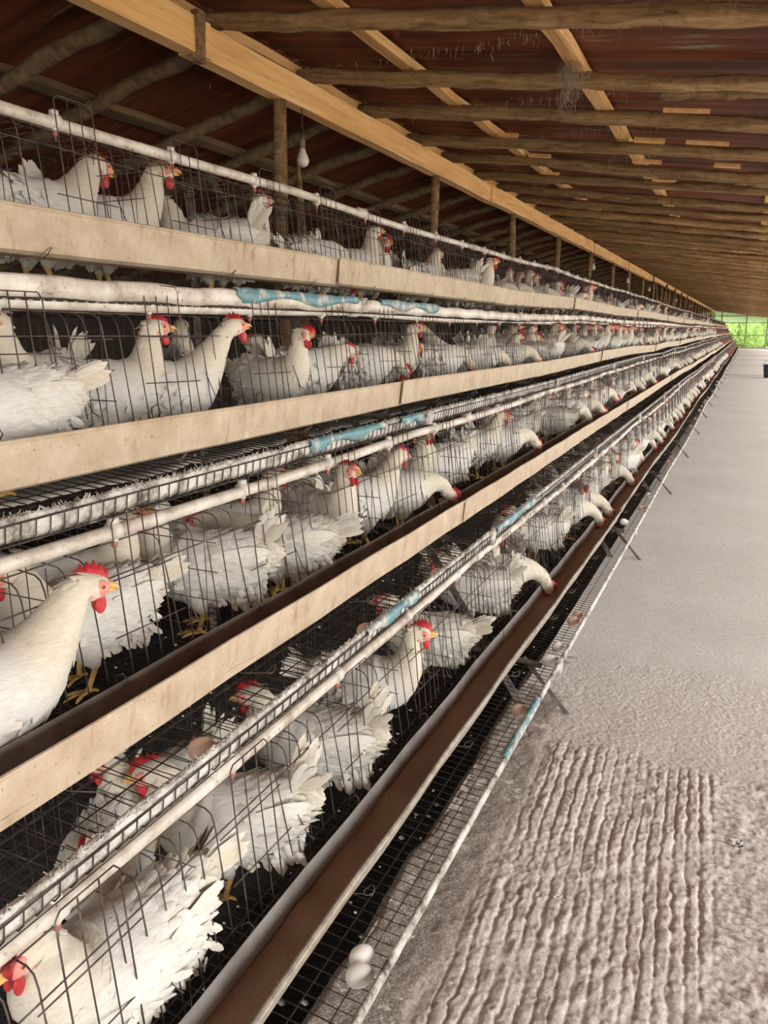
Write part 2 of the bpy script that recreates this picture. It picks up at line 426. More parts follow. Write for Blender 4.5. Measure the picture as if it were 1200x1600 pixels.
# gravel shelf along the channel edge
m = MB()
def gr_h(x, y): return .002 + .004 * vnoise(x, y, 90, 31) + .006 * vnoise(x, y, 30, 32) - .05 * sstep(XE + .02 + 0 * x, XE - .04, x + .03 * vnoise(x, y, 7, 33)) - .03 * sstep(-.50, -.44, x + .05 * vnoise(x, y, 7, 34)) - .03 * sstep(3.0, 4.3, y + .9 * vnoise(x, y, 5, 35))
V, F = grid(np.arange(XE - .03, -.43, .006), np.arange(.9, 4.6, .008), gr_h); m.add(V, F)
def b_gravel(nt, p):
    v = coords(nt)
    nt.links.new(ramp(nt, noise(nt, v, 170, 5, .8), [(.33, (.16, .125, .10)), (.5, (.36, .30, .255)), (.68, (.74, .69, .62))]), p.inputs['Base Color'])
    bump(nt, p, noise(nt, v, 180, 5), .8, .006)
M_GRAVEL = mat('fine_gravel', (.3, .25, .2), .95, 0, b_gravel)
tag(link('spilled_gravel', m.mesh('spilled_gravel', [M_GRAVEL])), 'fine grey gravel strip beneath the lowest egg rack edge', 'gravel', kind='stuff')

# ground outside, side wall, far wall
m = MB(); m.add([(2.88, -12, -.02), (40, -12, -.02), (40, 110, -.02), (2.88, 110, -.02)], [(0, 1, 2, 3)])
m.add([(-40, 65.2, -.02), (2.88, 65.2, -.02), (2.88, 110, -.02), (-40, 110, -.02)], [(0, 1, 2, 3)])
m.add([(-40, -30, -.02), (40, -30, -.02), (40, -8.3, -.02), (-40, -8.3, -.02)], [(0, 1, 2, 3)])
tag(link('outdoor_ground', m.mesh('outdoor_ground', [M_DIRT])), kind='structure')
m = MB(); m.box((2.82, 28, .2), (.12, 74, .4)); tag(link('wall_right', m.mesh('wall_right', [M_CONC], False)), kind='structure')
m = MB(); m.box((-6.3, 28, .9), (.12, 74, 2.6)); tag(link('wall_left', m.mesh('wall_left', [M_WALL], False)), kind='structure')

# roof sheets: corrugations run down the slope
def zpole(D): return CZ + 1.05 + .135 * D           # centre height of the right-hand rafter poles, D = distance left of camera line
def zleft(D): return CZ + 1.39 - .25 * (D - 2.5)
RID = 2.5
ys = np.arange(-8.3, 65, .019)
cor = np.array([0, .7, 1, .7, 0, -.7, -1, -.7]) * .009
prof = cor[np.arange(len(ys)) % 8]
m = MB()
def slope(Ds, zf):
    V = []
    for D in Ds: V.append(np.stack([np.full(len(ys), -D), ys, zf(D) + prof], 1))
    V = np.vstack(V); n = len(ys)
    F = [(i * n + j, i * n + j + 1, (i + 1) * n + j + 1, (i + 1) * n + j) for i in range(len(Ds) - 1) for j in range(n - 1)]
    m.add(V, F)
slope([RID, .6, -1.2, -3.1], lambda D: zpole(D) + .11)
slope([RID, 4.3, 6.4], lambda D: zleft(D) + .11 + (.0 if D > RID else .0))
ceil = link('ceiling', m.mesh('ceiling', [M_ROOF])); tag(ceil, kind='structure')

# ------------------------------------------------------------------ roof timber
def pole_mesh(Lx, seed, r0=.042):
    rs = np.random.RandomState(seed); n = 90; x = np.linspace(0, Lx, n)
    wy = np.convolve(rs.normal(0, 1, n + 30), np.ones(31) / 31, 'valid') * .11
    wz = np.convolve(rs.normal(0, 1, n + 24), np.ones(25) / 25, 'valid') * .05
    r = r0 * (1 - .25 * x / Lx) * (1 + .10 * np.convolve(rs.normal(0, 1, n + 2), np.ones(3) / 3, 'valid'))
    m = MB(); m.tube(np.stack([x, wy - wy[0] * .5, wz], 1), r, 12)
    for _ in range(11):      # knots
        i = rs.randint(2, n - 2); a = rs.uniform(0, 6.28)
        m.ell((x[i], wy[i] - wy[0] * .5 + .7 * r[i] * math.cos(a), wz[i] + .7 * r[i] * math.sin(a)), (.022, .016, .016), u=7, v=5)
    return m.mesh('rafter_pole', [M_POLE])
rp = [pole_mesh(5.5, s) for s in range(6)]
lp = [pole_mesh(3.9, 20 + s, .040) for s in range(4)]
for q in lp: q.materials[0] = M_SHADED_TIMBER
sr = math.atan(.135); sl = math.atan(.25)
PY = [2.45, 3.27, 4.12, 4.88, 5.67, 6.39, 7.2]
while PY[-1] < 63: PY.append(PY[-1] + .78 + R.uniform(-.05, .05))
for i, y in enumerate(PY):
    o = link('rafter_pole', rp[i % 6], None, (-2.42, y, zpole(2.42)), (R.uniform(-.4, .4), sr, R.uniform(-.012, .012)))
    if i > 0: tag(o, 'barky round rafter pole under red roof sheets, %s from the near end' % ORD[i - 1], 'rafter', 'round rafter poles of the aisle side')
    elif i == 0: tag(o, 'round rafter pole just above the photo top edge over aisle', 'rafter', 'round rafter poles of the aisle side')
    else: tag(o, 'barky round rafter pole far down the aisle side of the roof', 'rafter', 'far rafter poles of the aisle side')
for y, x0, n in ((4.16, -.5, 2), (4.95, .0, 1), (6.45, -.2, 3), (5.72, .05, 4)):
    o = link('rafter_pole', rp[n], None, (x0, y + .07, zpole(-x0) - .005), (1, sr, -.01)); o.scale = (.42, .9, .9)
    tag(o, 'short round pole doubling rafter, right part of the roof, %s' % {2: 'beside the second rafter', 1: 'beside the third rafter', 3: 'beside the fifth rafter', 4: 'beside the fourth rafter'}[n], 'rafter')
LY = [2.2, 2.98, 3.50, 4.25, 4.95, 5.68]
while LY[-1] < 63: LY.append(LY[-1] + .75 + R.uniform(-.05, .05))
for i, y in enumerate(LY):
    o = link('rafter_pole', lp[i % 4], None, (-2.56, y, zleft(2.56)), (R.uniform(-.4, .4), sl, math.pi + R.uniform(-.02, .02)))
    o.rotation_euler = (0, sl, math.pi)
    if i > 0: tag(o, 'dim rafter pole on the dark left roof slope, %s from the near end' % ORD[i - 1], 'rafter', 'rafter poles of the dark left slope')
    else: tag(o, 'dim rafter pole on the dark left roof slope, further down the house', 'rafter', 'far rafter poles of the dark left slope')
def board(name, x, z, y0, y1, w_, h, lab, cat='purlin', grp=None, tilt=0, bm=None):
    m = MB(); n = max(2, int((y1 - y0) / .25)); rs = np.random.RandomState(int(abs(x * 100)) + int(y0))
    yy = np.linspace(0, y1 - y0, n); V = []
    for i in range(n):
        a = rs.normal(0, .003, 2)
        for sx, sz in ((-1, -1), (1, -1), (1, 1), (-1, 1)): V.append((sx * w_ / 2 + a[0] + rs.normal(0, .0012), yy[i], sz * h / 2 + a[1]))
    F = [(i * 4 + j, i * 4 + (j + 1) % 4, (i + 1) * 4 + (j + 1) % 4, (i + 1) * 4 + j) for i in range(n - 1) for j in range(4)] + [(3, 2, 1, 0), tuple((n - 1) * 4 + j for j in range(4))]
    m.add(V, F); o = link(name, m.mesh(name, [bm or M_BOARD], False), None, (x, y0, z), (0, tilt, 0)); return tag(o, lab, cat, grp)
names = {1.757: 'sawn purlin board nearest right of the ridge beam, above the poles', .87: 'sawn purlin board crossing the middle of the aisle roof', -.055: 'sawn purlin board at the right edge of the photo', -.95: 'sawn purlin board right of the photo edge', -1.9: 'sawn purlin board towards the right eave'}
for D, lab in names.items(): board('purlin_board', -D, zpole(D) + .065, -.8, 64, .075, .042, lab, 'purlin', None, sr)
board('purlin_board', 2.45 * -1, CZ + 1.405, -.8, 64, .05, .05, 'narrow sawn board running just above the ridge beam', 'purlin')
for D in (3.43, 4.6): board('purlin_board', -D, zleft(D) + .066, -.8, 64, .08, .042, 'sawn purlin board on the dark left roof slope, %s one' % ('upper' if D < 4 else 'lower'), 'purlin', None, -sl, M_SHADED_TIMBER)
# ridge beam in lengths, joints strapped
BZ = CZ + 1.24
cuts = [-.8, 3.02, 7.4, 11.9, 16.2, 20.9]
for i in range(5):
    board('ridge_beam', -2.35 + (.0 if i % 2 else .012), BZ + (.004 if i % 2 else 0), cuts[i], cuts[i + 1] + (.12 if i < 4 else 0), .075, .145,
          'heavy yellow ridge beam length, %s from the near end' % ORD[i], 'beam', 'ridge beam lengths')
for i in range(8): board('ridge_beam', -2.35, BZ + .03, 21.6 + i * 5.2, 26.7 + i * 5.2, .07, .10, 'ridge beam length past the heavy yellow beam, %s of eight' % ORD[i], 'beam', 'far ridge beam lengths')
# ridge posts
def post_mesh(h, seed, r=.034, sharp=False):
    rs = np.random.RandomState(seed); n = 14; z = np.linspace(0, h, n)
    rr = r * (1 + .06 * rs.normal(0, 1, n)); 
    if sharp: rr[-3:] = [r * .8, r * .5, r * .12]
    m = MB(); m.tube(np.stack([.012 * np.sin(z * 2.3 + seed), .012 * np.sin(z * 1.7 + 2 * seed), z], 1), rr, 10); return m.mesh('ridge_post', [M_POLE])
ph = BZ - .07 + .25
pm = [post_mesh(ph, s) for s in range(3)]
for i in range(27):
    y = 3.79 + i * 2.23
    o = link('ridge_post', pm[i % 3], None, (-2.35, y, -.25))
    tag(o, 'round wooden post under the ridge beam, %s visible behind the cages' % ORD[i], 'post', 'ridge posts')
o = link('ridge_post', post_mesh(CZ + .97 + .25, 9, .036, True), None, (-2.37, 3.98, -.25)); tag(o, 'jagged broken-topped post beside the first ridge post', 'post')
for i in range(4):   # forked props where the beam ends
    y = 22.2 + i * 2.6; t = empty('forked_prop', (-2.2, y, -.25)); tag(t, 'forked tree-branch prop past the beam end, %s of four' % ORD[i], 'post', 'forked branch props')
    m = MB(); m.tube([(0, 0, 0), (.03, 0, 1.2), (0, .0, 2.2)], [.045, .04, .036], 8); link('trunk', m.mesh('trunk', [M_POLE]), t)
    for s in (-1, 1):
        m = MB(); m.tube([(0, 0, 2.15), (.06 * s, .16 * s, 2.35), (.10 * s, .45 * s, 2.85)], [.034, .03, .024], 7); link('branch', m.mesh('branch', [M_POLE]), t)
# nailed off-cuts by the purlins
OFC = [(-.42, 4.80, .30), (-.70, 5.60, .24), (-1.55, 4.85, .20), (-.35, 5.60, .32), (-1.65, 5.63, .18), (-.80, 6.33, .26), (-.25, 6.32, .22), (-1.6, 6.33, .22), (-.75, 7.13, .24), (.1, 7.12, .25), (-1.7, 7.12, .2), (-.9, 8.0, .24)]
for i, (x, y, s) in enumerate(OFC):
    m = MB(); m.box((0, 0, 0), (s * .8, .03, .022)); o = link('timber_offcut', m.mesh('timber_offcut', [M_BOARD], False), None, (x, y, zpole(-x) + .042), (R.uniform(-.3, .3), sr, R.uniform(-.06, .06)))
    tag(o, 'sawn off-cut on the %s, %s from the near end' % (('board nearest the ridge', ORD[sum(1 for q in OFC[:i] if q[0] < -1.2)]) if x < -1.2 else ('middle board' if x < -.6 else 'poles right of the middle board', ORD[sum(1 for q in OFC[:i] if (-1.2 < q[0] < -.6 if x < -.6 else q[0] > -.6))])), 'timber off-cut', 'nailed timber off-cuts')
# cobwebs
def web(name, P, n, ln, lab, spread=.2, th=.0007):
    rs = np.random.RandomState(int(abs(P[1] * 97))); m = MB()
    for _ in range(n):
        a = np.array(P) + rs.normal(0, 1, 3) * (spread, .02, .006)
        l = min(abs(rs.normal(ln, ln * .7)), ln * 3); q = [a]
        for j in range(1, 6): q.append(a + np.array([0, 0, -l * j / 5]) + rs.normal(0, l * .11, 3))
        m.tube(q, th, 3)
    tag(link(name, m.mesh(name, [M_WEB])), lab, 'cobweb', kind='stuff')
web('cobweb', (-.87, 3.95, zpole(.87) + .03), 130, .10, 'dusty cobweb strands hanging from the middle purlin by second pole', .028)
for i, y in enumerate((3.27, 4.12, 4.88, 5.67, 6.39)):
    web('cobweb', (-.75, y, zpole(.75) - .03), 150, .022, 'wispy cobweb fibres fringing the %s rafter pole' % ORD[i], .55)
# cleat over the beam joint
m = MB(); m.box((0, 0, 0), (.035, .055, .20)); tag(link('beam_cleat', m.mesh('beam_cleat', [M_POLE], False), None, (-2.30, 3.05, BZ), (0, .05, 0)), 'dark wooden cleat covering the first joint of the ridge beam', 'cleat')
# ------------------------------------------------------------------ bulbs
def bulb(x, y, z, top, lab, grp=None):
    t = empty('light_bulb', (x, y, z)); tag(t, lab, 'light bulb', grp)
    m = MB(); m.tube([(0, 0, .09), (.004, 0, .5 * (top - z)), (0, 0, top - z)], .0035, 6); link('cord', m.mesh('cord', [M_CORD]), t)
    m = MB(); m.tube([(0, 0, .03), (0, 0, .07), (0, 0, .095)], [.016, .016, .008], 12); link('socket', m.mesh('socket', [M_RACK]), t)
    m = MB(); m.tube([(0, 0, .035), (0, 0, .012), (0, 0, -.01), (0, 0, -.035), (0, 0, -.056), (0, 0, -.066)], [.015, .019, .030, .036, .027, .006], 16); link('glass_bulb', m.mesh('glass_bulb', [M_BULB]), t)
bulb(-2.33, 3.97, CZ + .94, BZ - .07, 'white light bulb hanging on a cord beside the first ridge posts')
for i, y in enumerate((12.2, 15.9, 19.5, 27, 34)): bulb(-2.2, y, CZ + .93, zpole(2.2) - .03, 'small distant light bulb hanging above the top cages, %s after the near bulb' % ORD[i], 'distant bulbs above the cages')
for i, y in enumerate((28, 36)): bulb(.75, y, CZ + .62, zpole(-.75) - .03, 'tiny distant bulb above the aisle near the right edge, %s one' % ('nearer', 'farther')[i], 'distant bulbs above the aisle')

# ------------------------------------------------------------------ cage sections
WR = .0016
def cage_parts(t):
    P = {}
    # front grille: bars come forward off the top, bend down, end at the trough
    m = MB(); n = 44
    for i in range(n):
        y = (i + .5) * L / n; cell = (y % CELL) / CELL
        if .30 < cell < .62: continue                      # door opening
        dy = R.uniform(-.004, .004)
        zb = -.335 if R.random() > .12 else -.25
        m.tube([(-.05, y, -.019), (.020, y, -.027), (.033, y, -.036), (.040, y + dy * .3, -.055), (.078, y + dy, zb)], WR * .95, 5)
    for (x, z) in ((.0, -.0235), (.045, -.075), (.0755, -.305)): m.tube([(x, 0, z), (x + .002, L * .3, z + .003), (x - .001, L * .7, z - .003), (x, L, z)], WR, 5)
    P['front_grille'] = (m.mesh('front_grille', [M_WIRE]), 1, 0)
    # sliding door of one cell
    m = MB(); a, b = CELL * .32, CELL * .60; zt = .045
    ysd = np.linspace(a, b, 4)
    m.tube([(.083, a, -.33), (.058, a, -.05), (.052, a, zt - .012), (.052, a + .010, zt), (.052, b - .010, zt), (.052, b, zt - .012), (.058, b, -.05), (.083, b, -.33)], WR, 5)
    for y in ysd[1:-1]: m.tube([(.083, y, -.30), (.058, y, -.05), (.052, y, zt)], WR * .9, 5)
    m.tube([(.070, a - .03, -.185), (.071, b + .05, -.19)], WR * .9, 5)
    m.tube([(.060, a - .05, -.075), (.060, b + .03, -.078)], WR * .9, 5)
    P['door'] = (m.mesh('door', [M_WIRE]), 5, CELL)
    # latch hooks
    m = MB()
    m.tube([(.075, CELL * .72, -.17), (.084, CELL * .78, -.235), (.098, CELL * .79, -.245)], WR * .9, 5)
    P['latch_hook'] = (m.mesh('latch_hook', [M_WIRE]), 5, CELL); m = MB()
    m.tube([(.088, CELL * .20, -.27), (.10, CELL * .16, -.24), (.115, CELL * .17, -.232), (.118, CELL * .19, -.25), (.112, CELL * .18, -.262)], WR * .8, 5)
    P['loop_hook'] = (m.mesh('loop_hook', [M_WIRE]), 5, CELL)
    # top mesh
    m = MB()
    for i in range(44): y = (i + .5) * L / 44; m.tube([(-.38, y, -.012), (-.05, y, -.019)], WR * .85, 4)
    for x in (-.38, -.30, -.22, -.14, -.06): m.tube([(x, 0, -.014), (x, L, -.014)], WR * .9, 4)
    P['top_mesh'] = (m.mesh('top_mesh', [M_WIRE]), 1, 0)
    # sloped floor running out to the curled egg lip
    m = MB()
    nf = 72
    for i in range(nf):
        y = (i + .5) * L / nf
        m.tube([(-.38, y, -floor_d(-.38, t)), (.275, y, -floor_d(.275, t)), (.298 + LO[t], y, -.392 - FD[t]), (.310 + LO[t], y, -.378 - FD[t]), (.314 + LO[t], y, -.352 - FD[t])], WR * .95, 4)
    for x in np.linspace(-.36, .27, 10): m.tube([(x, 0, -floor_d(x, t) - .0025), (x, L, -floor_d(x, t) - .0025)], WR * .95, 4)
    m.tube([(.315 + LO[t], 0, -.352 - FD[t]), (.315 + LO[t], L, -.352 - FD[t])], WR * 1.1, 5); m.tube([(.306 + LO[t], 0, -.389 - FD[t]), (.306 + LO[t], L, -.389 - FD[t])], WR, 4)
    P['wire_floor'] = (m.mesh('wire_floor', [M_WFLOOR]), 1, 0)
    # back mesh
    m = MB()
    for i in range(44): y = (i + .5) * L / 44; m.tube([(-.38, y, -.012), (-.38, y, -floor_d(-.38, t))], WR * .85, 4)
    for z in (-.09, -.17, -.25, -.32): m.tube([(-.38, 0, z), (-.38, L, z)], WR * .85, 4)
    P['back_mesh'] = (m.mesh('back_mesh', [M_WIRE]), 1, 0)
    m = MB()
    for x in np.linspace(-.36, .03, 9): m.tube([(x, 0, -.018), (x, 0, -floor_d(x, t))], WR * .85, 4)
    for z in (-.08, -.15, -.22, -.29): m.tube([(-.38, 0, z), (.062, 0, z)], WR * .85, 4)
    P['partition'] = (m.mesh('partition', [M_WIRE]), 5, CELL)
    # lip cover strip
    m = MB()
    if t == 1:   # broad smooth strip in front of the wires
        pr = [(.317, -.388), (.322, -.370), (.321, -.350), (.316, -.343), (.309, -.345), (.308, -.348), (.314, -.348), (.317, -.353), (.318, -.370), (.313, -.387)]
    elif t in (2, 3):  # crusted strip tucked behind the upright wire ends
        pr = [(.300, -.386), (.309, -.372), (.3105, -.352), (.306, -.341), (.300, -.340), (.302, -.352), (.302, -.370), (.296, -.382)]
    else:
        pr = [(.3175, -.372), (.3215, -.360), (.3215, -.347), (.316, -.341), (.310, -.343), (.309, -.349), (.312, -.352), (.3165, -.354), (.316, -.366)]
    s = 60; nn = len(pr); V = []
    for i in range(s + 1):
        y = .012 + (L - .024) * i / s; j = .0020 * math.sin(i * .7 + t) + NR.normal(0, .0010 if t == 1 else .0018)
        V += [(x + LO[t] + j * .5, y, z - FD[t] + j) for x, z in pr]
    Fc = [(i * nn + j, i * nn + (j + 1) % nn, (i + 1) * nn + (j + 1) % nn, (i + 1) * nn + j) for i in range(s) for j in range(nn)] + [tuple(range(nn))[::-1], tuple(s * nn + j for j in range(nn))]
    m.add(V, Fc)
    if t in (2, 3):
        rs = np.random.RandomState(40 + t)
        for _ in range(900):
            y = rs.uniform(0.02, L - .02); p0 = np.array([.308, y, -.342 - FD[t]]); m.tube([p0, p0 + rs.normal(0, 1, 3) * (.004, .006, .004) + (0, 0, .003)], .0011, 3)
    P['egg_guard_strip'] = (m.mesh('egg_guard_strip', [M_LIP if t > 1 else M_PVC]), 1, 0)
    # white clamps at the joint
    return P
def tie_mesh():
    m = MB(); rs = np.random.RandomState(3)
    m.box((.314, 0, -.362), (.022, .035, .05)); return m.mesh('lip_tie', [M_LIP])
M_TIE = tie_mesh()
for t in (1, 2, 3, 4):
    P = cage_parts(t)
    proto = empty('wire_cage')
    for nm, (me, cnt, stp) in P.items():
        for i in range(cnt):
            o = link(nm, me, proto, (0, i * stp + (CELL * 0 if nm != 'partition' else 0), 0))
            if nm == 'door': o.location.z = R.choice([-.012, 0, .006, 0, -.03]); o.location.y += R.uniform(-.02, .02)
            if nm == 'egg_guard_strip': tag(o, 'dirty white egg guard strip along the front lip')
    link('lip_tie', M_TIE, proto, (LO[t], 0, -FD[t]))
    for k in range(NMOD):
        c = proto if k == 0 else copy_tree(proto, None, True)
        place_mod(c, t, k); modlabel(c, t, k, 'rusty wire laying-hen cage', 'wire cage')
# blue plastic wrapped round the lips: things in their own right
def blue(t, y0, y1, lab, flat=False):
    m = MB(); n = 24; V = []
    pr = [(.325, -.404), (.3285, -.372), (.3265, -.342), (.316, -.3300), (.304, -.335), (.308, -.340), (.315, -.336), (.323, -.346), (.3245, -.372), (.321, -.402)] if flat else [(.307, -.394), (.3215, -.376), (.3225, -.350), (.314, -.3345), (.302, -.338), (.304, -.342), (.314, -.339), (.319, -.352), (.318, -.374), (.305, -.388)]
    rs = np.random.RandomState(int(y0 * 31)); ph_ = rs.uniform(0, 6)
    for i in range(n + 1):
        y = y0 + (y1 - y0) * i / n; ox, oz = off(t, y); s = .75 + .25 * math.sin(ph_ + i * .5) if 0 < i < n else .5
        j = rs.normal(0, .0012)
        V += [(-PD[t] + ox + LO[t] + .314 + (x - .314) * .9 + .001 + j, y, PZ[t] + oz - FD[t] - .337 + (z + .337) * s * (.62 if flat else .75 if t < 4 else .5) + j) for x, z in pr]
    nn = len(pr)
    Fc = [(i * nn + j, i * nn + (j + 1) % nn, (i + 1) * nn + (j + 1) % nn, (i + 1) * nn + j) for i in range(n) for j in range(nn)] + [tuple(range(nn))[::-1], tuple(n * nn + j for j in range(nn))]
    m.add(V, Fc); tag(link('plastic_wrap', m.mesh('plastic_wrap', [M_BLUE])), lab, 'plastic wrap')
blue(1, 1.86, 2.62, 'torn blue plastic strip on the egg lip under the top trough, nearer one', True)
blue(1, 2.82, 3.45, 'blue plastic strip on the top egg lip past the black gap', True)
blue(2, 1.80, 2.30, 'faded blue plastic wrapped on the second-tier egg lip')
blue(2, 2.42, 2.62, 'small blue scrap on the second-tier egg lip by the joint')
blue(3, 1.62, 1.95, 'faded blue plastic wrapped on the third-tier egg lip')
blue(3, 2.75, 3.35, 'pale blue strip on the third-tier egg lip, middle of the row')
blue(4, 1.95, 2.35, 'pale blue paint-stained plastic on the lowest egg rack edge')

# ------------------------------------------------------------------ water pipes with nipple drinkers
def pipe_mesh():
    m = MB(); yy = np.linspace(0, L, 17)
    m.tube(np.stack([.002 * np.sin(yy * 5), yy, .007 - .011 * np.sin(yy / L * math.pi)], 1), .0150, 14); return m.mesh('pipe_run', [M_PVC])
PM = pipe_mesh()
m = MB(); m.tube([(0, -.035, .006), (0, -.03, .006), (0, .03, .006), (0, .035, .006)], [.0165, .0185, .0185, .0165], 14); SLV = m.mesh('coupling_sleeve', [M_PVC])
m = MB(); m.tube([(0, -.011, .0), (0, .011, .0)], .0180, 14, 0); m.box((.0, 0, .020), (.016, .017, .012), 0); SAD = m.mesh('saddle', [M_WHITEP])
m = MB(); m.tube([(0, 0, -.010), (.0, 0, -.020), (.0, 0, -.023)], [.0075, .0075, .005], 10, 0); m.tube([(-.001, 0, -.021), (-.001, 0, -.031), (-.001, 0, -.035)], [.0065, .0065, .004], 10, 1); m.tube([(0, 0, -.034), (0, 0, -.046)], .0018, 6, 2)
NIP = m.mesh('nipple', [M_WHITEP, M_REDP, M_STEEL])
for t in (1, 2, 3, 4):
    for k in range(NMOD):
        r_ = empty('water_pipe'); place_mod(r_, t, k); modlabel(r_, t, k, 'white water pipe with nipple drinkers', 'water pipe')
        link('pipe_run', PM, r_); link('coupling_sleeve', SLV, r_, (0, .0 if (k + t) % 2 else .6, 0))
        if k < 9:
            for i in range(5):
                y = (i + .45) * CELL
                sd_ = link('saddle', SAD, r_, (0, y, 0)); link('nipple_drinker', NIP, sd_)

# ------------------------------------------------------------------ feed troughs
def trough_mesh(t):
    T = .0035
    if t == 4: out = [(.112, -.272), (.118, -.335), (.130, -.345), (.186, -.345), (.204, -.330), (.234, -.253)]
    else: out = [(.108, -.272), (.116, -.332), (.126, -.342), (.188, -.342), (.203, -.335), (.212, -.2505)]
    if t == 1: out = [(x, z - (.006 if z < -.3 else .0)) for x, z in out]
    if t == 3: out = [(x - .002, z + .018) for x, z in out]
    m = MB()
    inn = [(x + (T if i < 3 else -T), z + (T if 0 < i < len(out) - 1 else 0)) for i, (x, z) in enumerate(out)]
    n = len(out); y0, y1 = -.015, L + .015
    seg = 12; V = []
    for i in range(seg + 1):
        y = y0 + (y1 - y0) * i / seg; b = .0025 * math.sin(i * 1.9 + t)
        V += [(x + b, y, z) for x, z in out] + [(x + b, y, z) for x, z in inn]
    F = []; mi = []
    for i in range(seg):
        for j in range(n - 1):
            a = i * 2 * n + j; F.append((a, a + 1, a + 1 + 2 * n, a + 2 * n)); mi.append(0)
            a += n; F.append((a, a + 2 * n, a + 1 + 2 * n, a + 1)); mi.append(1)
        a = i * 2 * n; F.append((a, a + 2 * n, a + 3 * n, a + n)); mi.append(1)
        a = i * 2 * n + n - 1; F.append((a, a + n, a + 3 * n, a + 2 * n)); mi.append(0)
    for e in (0, seg):
        for j in range(n - 1): a = e * 2 * n + j; F.append((a, a + n, a + n + 1, a + 1)); mi.append(0)
    m.add(V, F); m.m = mi
    # rolled outer rim
    x, z = out[-1]; m.tube([(x - .001 + .0025 * math.sin(i * 1.9 + t), y0 + (y1 - y0) * i / seg, z) for i in range(seg + 1)], .0045 if t < 4 else .0065, 8, 2)
    x, z = out[0]; m.tube([(x + .0025 * math.sin(i * 1.9 + t), y0 + (y1 - y0) * i / seg, z) for i in range(seg + 1)], .0028, 6, 1)
    return m.mesh('trough', [M_TROUGH, M_TRIN if t < 4 else M_TRIN4, M_TROUGH] if t < 4 else [M_TROUGH4, M_TRIN4, M_TROUGH4], False)
def hook_mesh(s):
    rs = np.random.RandomState(s); m = MB()
    P_ = [(.10, 0, -.352), (.16, .01, -.357), (.205, .02, -.352)]
    for i in range(9): a = -.6 + i * .72; P_.append((.222 + .014 * math.cos(a) + rs.normal(0, .001), .02 + .012 * math.sin(a) + .002 * i, -.345 + .012 * math.sin(a + .9)))
    m.tube(P_, .0011, 5); return m.mesh('hook', [M_RACK])
HK = [hook_mesh(s) for s in range(3)]
FT = {t: trough_mesh(t) for t in PD}
for t in PD:
    for k in range(NMOD):
        r_ = empty('feed_trough'); place_mod(r_, t, k); modlabel(r_, t, k, 'dusty beige feed trough' if t < 4 else 'open feed trough of brown mash', 'feed trough')
        o = link('trough', FT[t], r_, ((.006 if k % 2 else -.002), 0, (.003 if k % 2 else -.001))); 
        if k < 6:
            for i in range(4): link('wire_hook', HK[(i + k) % 3], r_, (0, .28 + i * .55 + R.uniform(-.1, .1), 0))
# feed
def feed(t):
    w0, w1 = (.121, .208) if t == 4 else (.118, .200)
    zf = -.318 if t == 4 else (-.306 if t == 3 else -.322)
    m = MB(); ys_ = np.concatenate([np.arange(.5, 6, .012), np.arange(6, 62, .25)]); xs_ = np.linspace(w0, w1, 9)
    V = []
    for y in ys_:
        ox, oz = off(t, y)
        n_ = vnoise(xs_, np.full(9, y), 14, 50 + t) * .012 + vnoise(xs_, np.full(9, y), 120, 60) * .003
        lean = .0 if t != 4 else .002 * (xs_ - w0) / (w1 - w0)
        V.append(np.stack([-PD[t] + ox + xs_, np.full(9, y), PZ[t] + oz + zf + n_ - .004 + lean], 1))
    n = 9
    F = [(i * n + j, i * n + j + 1, (i + 1) * n + j + 1, (i + 1) * n + j) for i in range(len(ys_) - 1) for j in range(n - 1)]
    m.add(np.vstack(V), F); tag(link('poultry_feed', m.mesh('poultry_feed', [M_FEED])), 'brown ground feed lying in the %s trough row' % TIER[t], 'feed', kind='stuff')
for t in PD: feed(t)

# ------------------------------------------------------------------ racks carrying the cages
def rack():
    r_ = empty('cage_rack')
    def bar(nm, a, b, w_=.028):
        m = MB(); a = np.array(a, float); b = np.array(b, float); d = b - a; Ln = np.linalg.norm(d); ang = math.atan2(d[0], d[2])
        R_ = Matrix.Rotation(ang, 3, 'Y')
        m.box((a + b) / 2, (w_, .004, Ln), 0, np.array(R_)); m.box((a + b) / 2 + np.array([0, w_ / 2, 0]) , (.004, w_, Ln), 0, np.array(R_))
        return link(nm, m.mesh(nm, [M_RACK], False), r_)
    bar('front_leg', (-.66, 0, .0), (-2.02, 0, 2.02))
    bar('rear_leg', (-2.12, 0, -.3), (-2.12, 0, 1.98))
    for t in PD:
        bar('bracket', (-PD[t] + .26, 0, PZ[t] - .402), (-PD[t] - .38, 0, PZ[t] - .352), .022)
    bar('foot_strut', (-.66, 0, .20), (-.48, 0, .0), .016)
    return r_
proto = rack()
for k in range(NMOD):
    c = proto if k == 0 else copy_tree(proto)
    c.location = (0, Y0 + L * (k + 1) + .02 if k else Y0 + L + .02, 0)
    tag(c, 'rust-stained angle iron rack at the %s cage joint' % ORD[k], 'rack', 'cage racks')

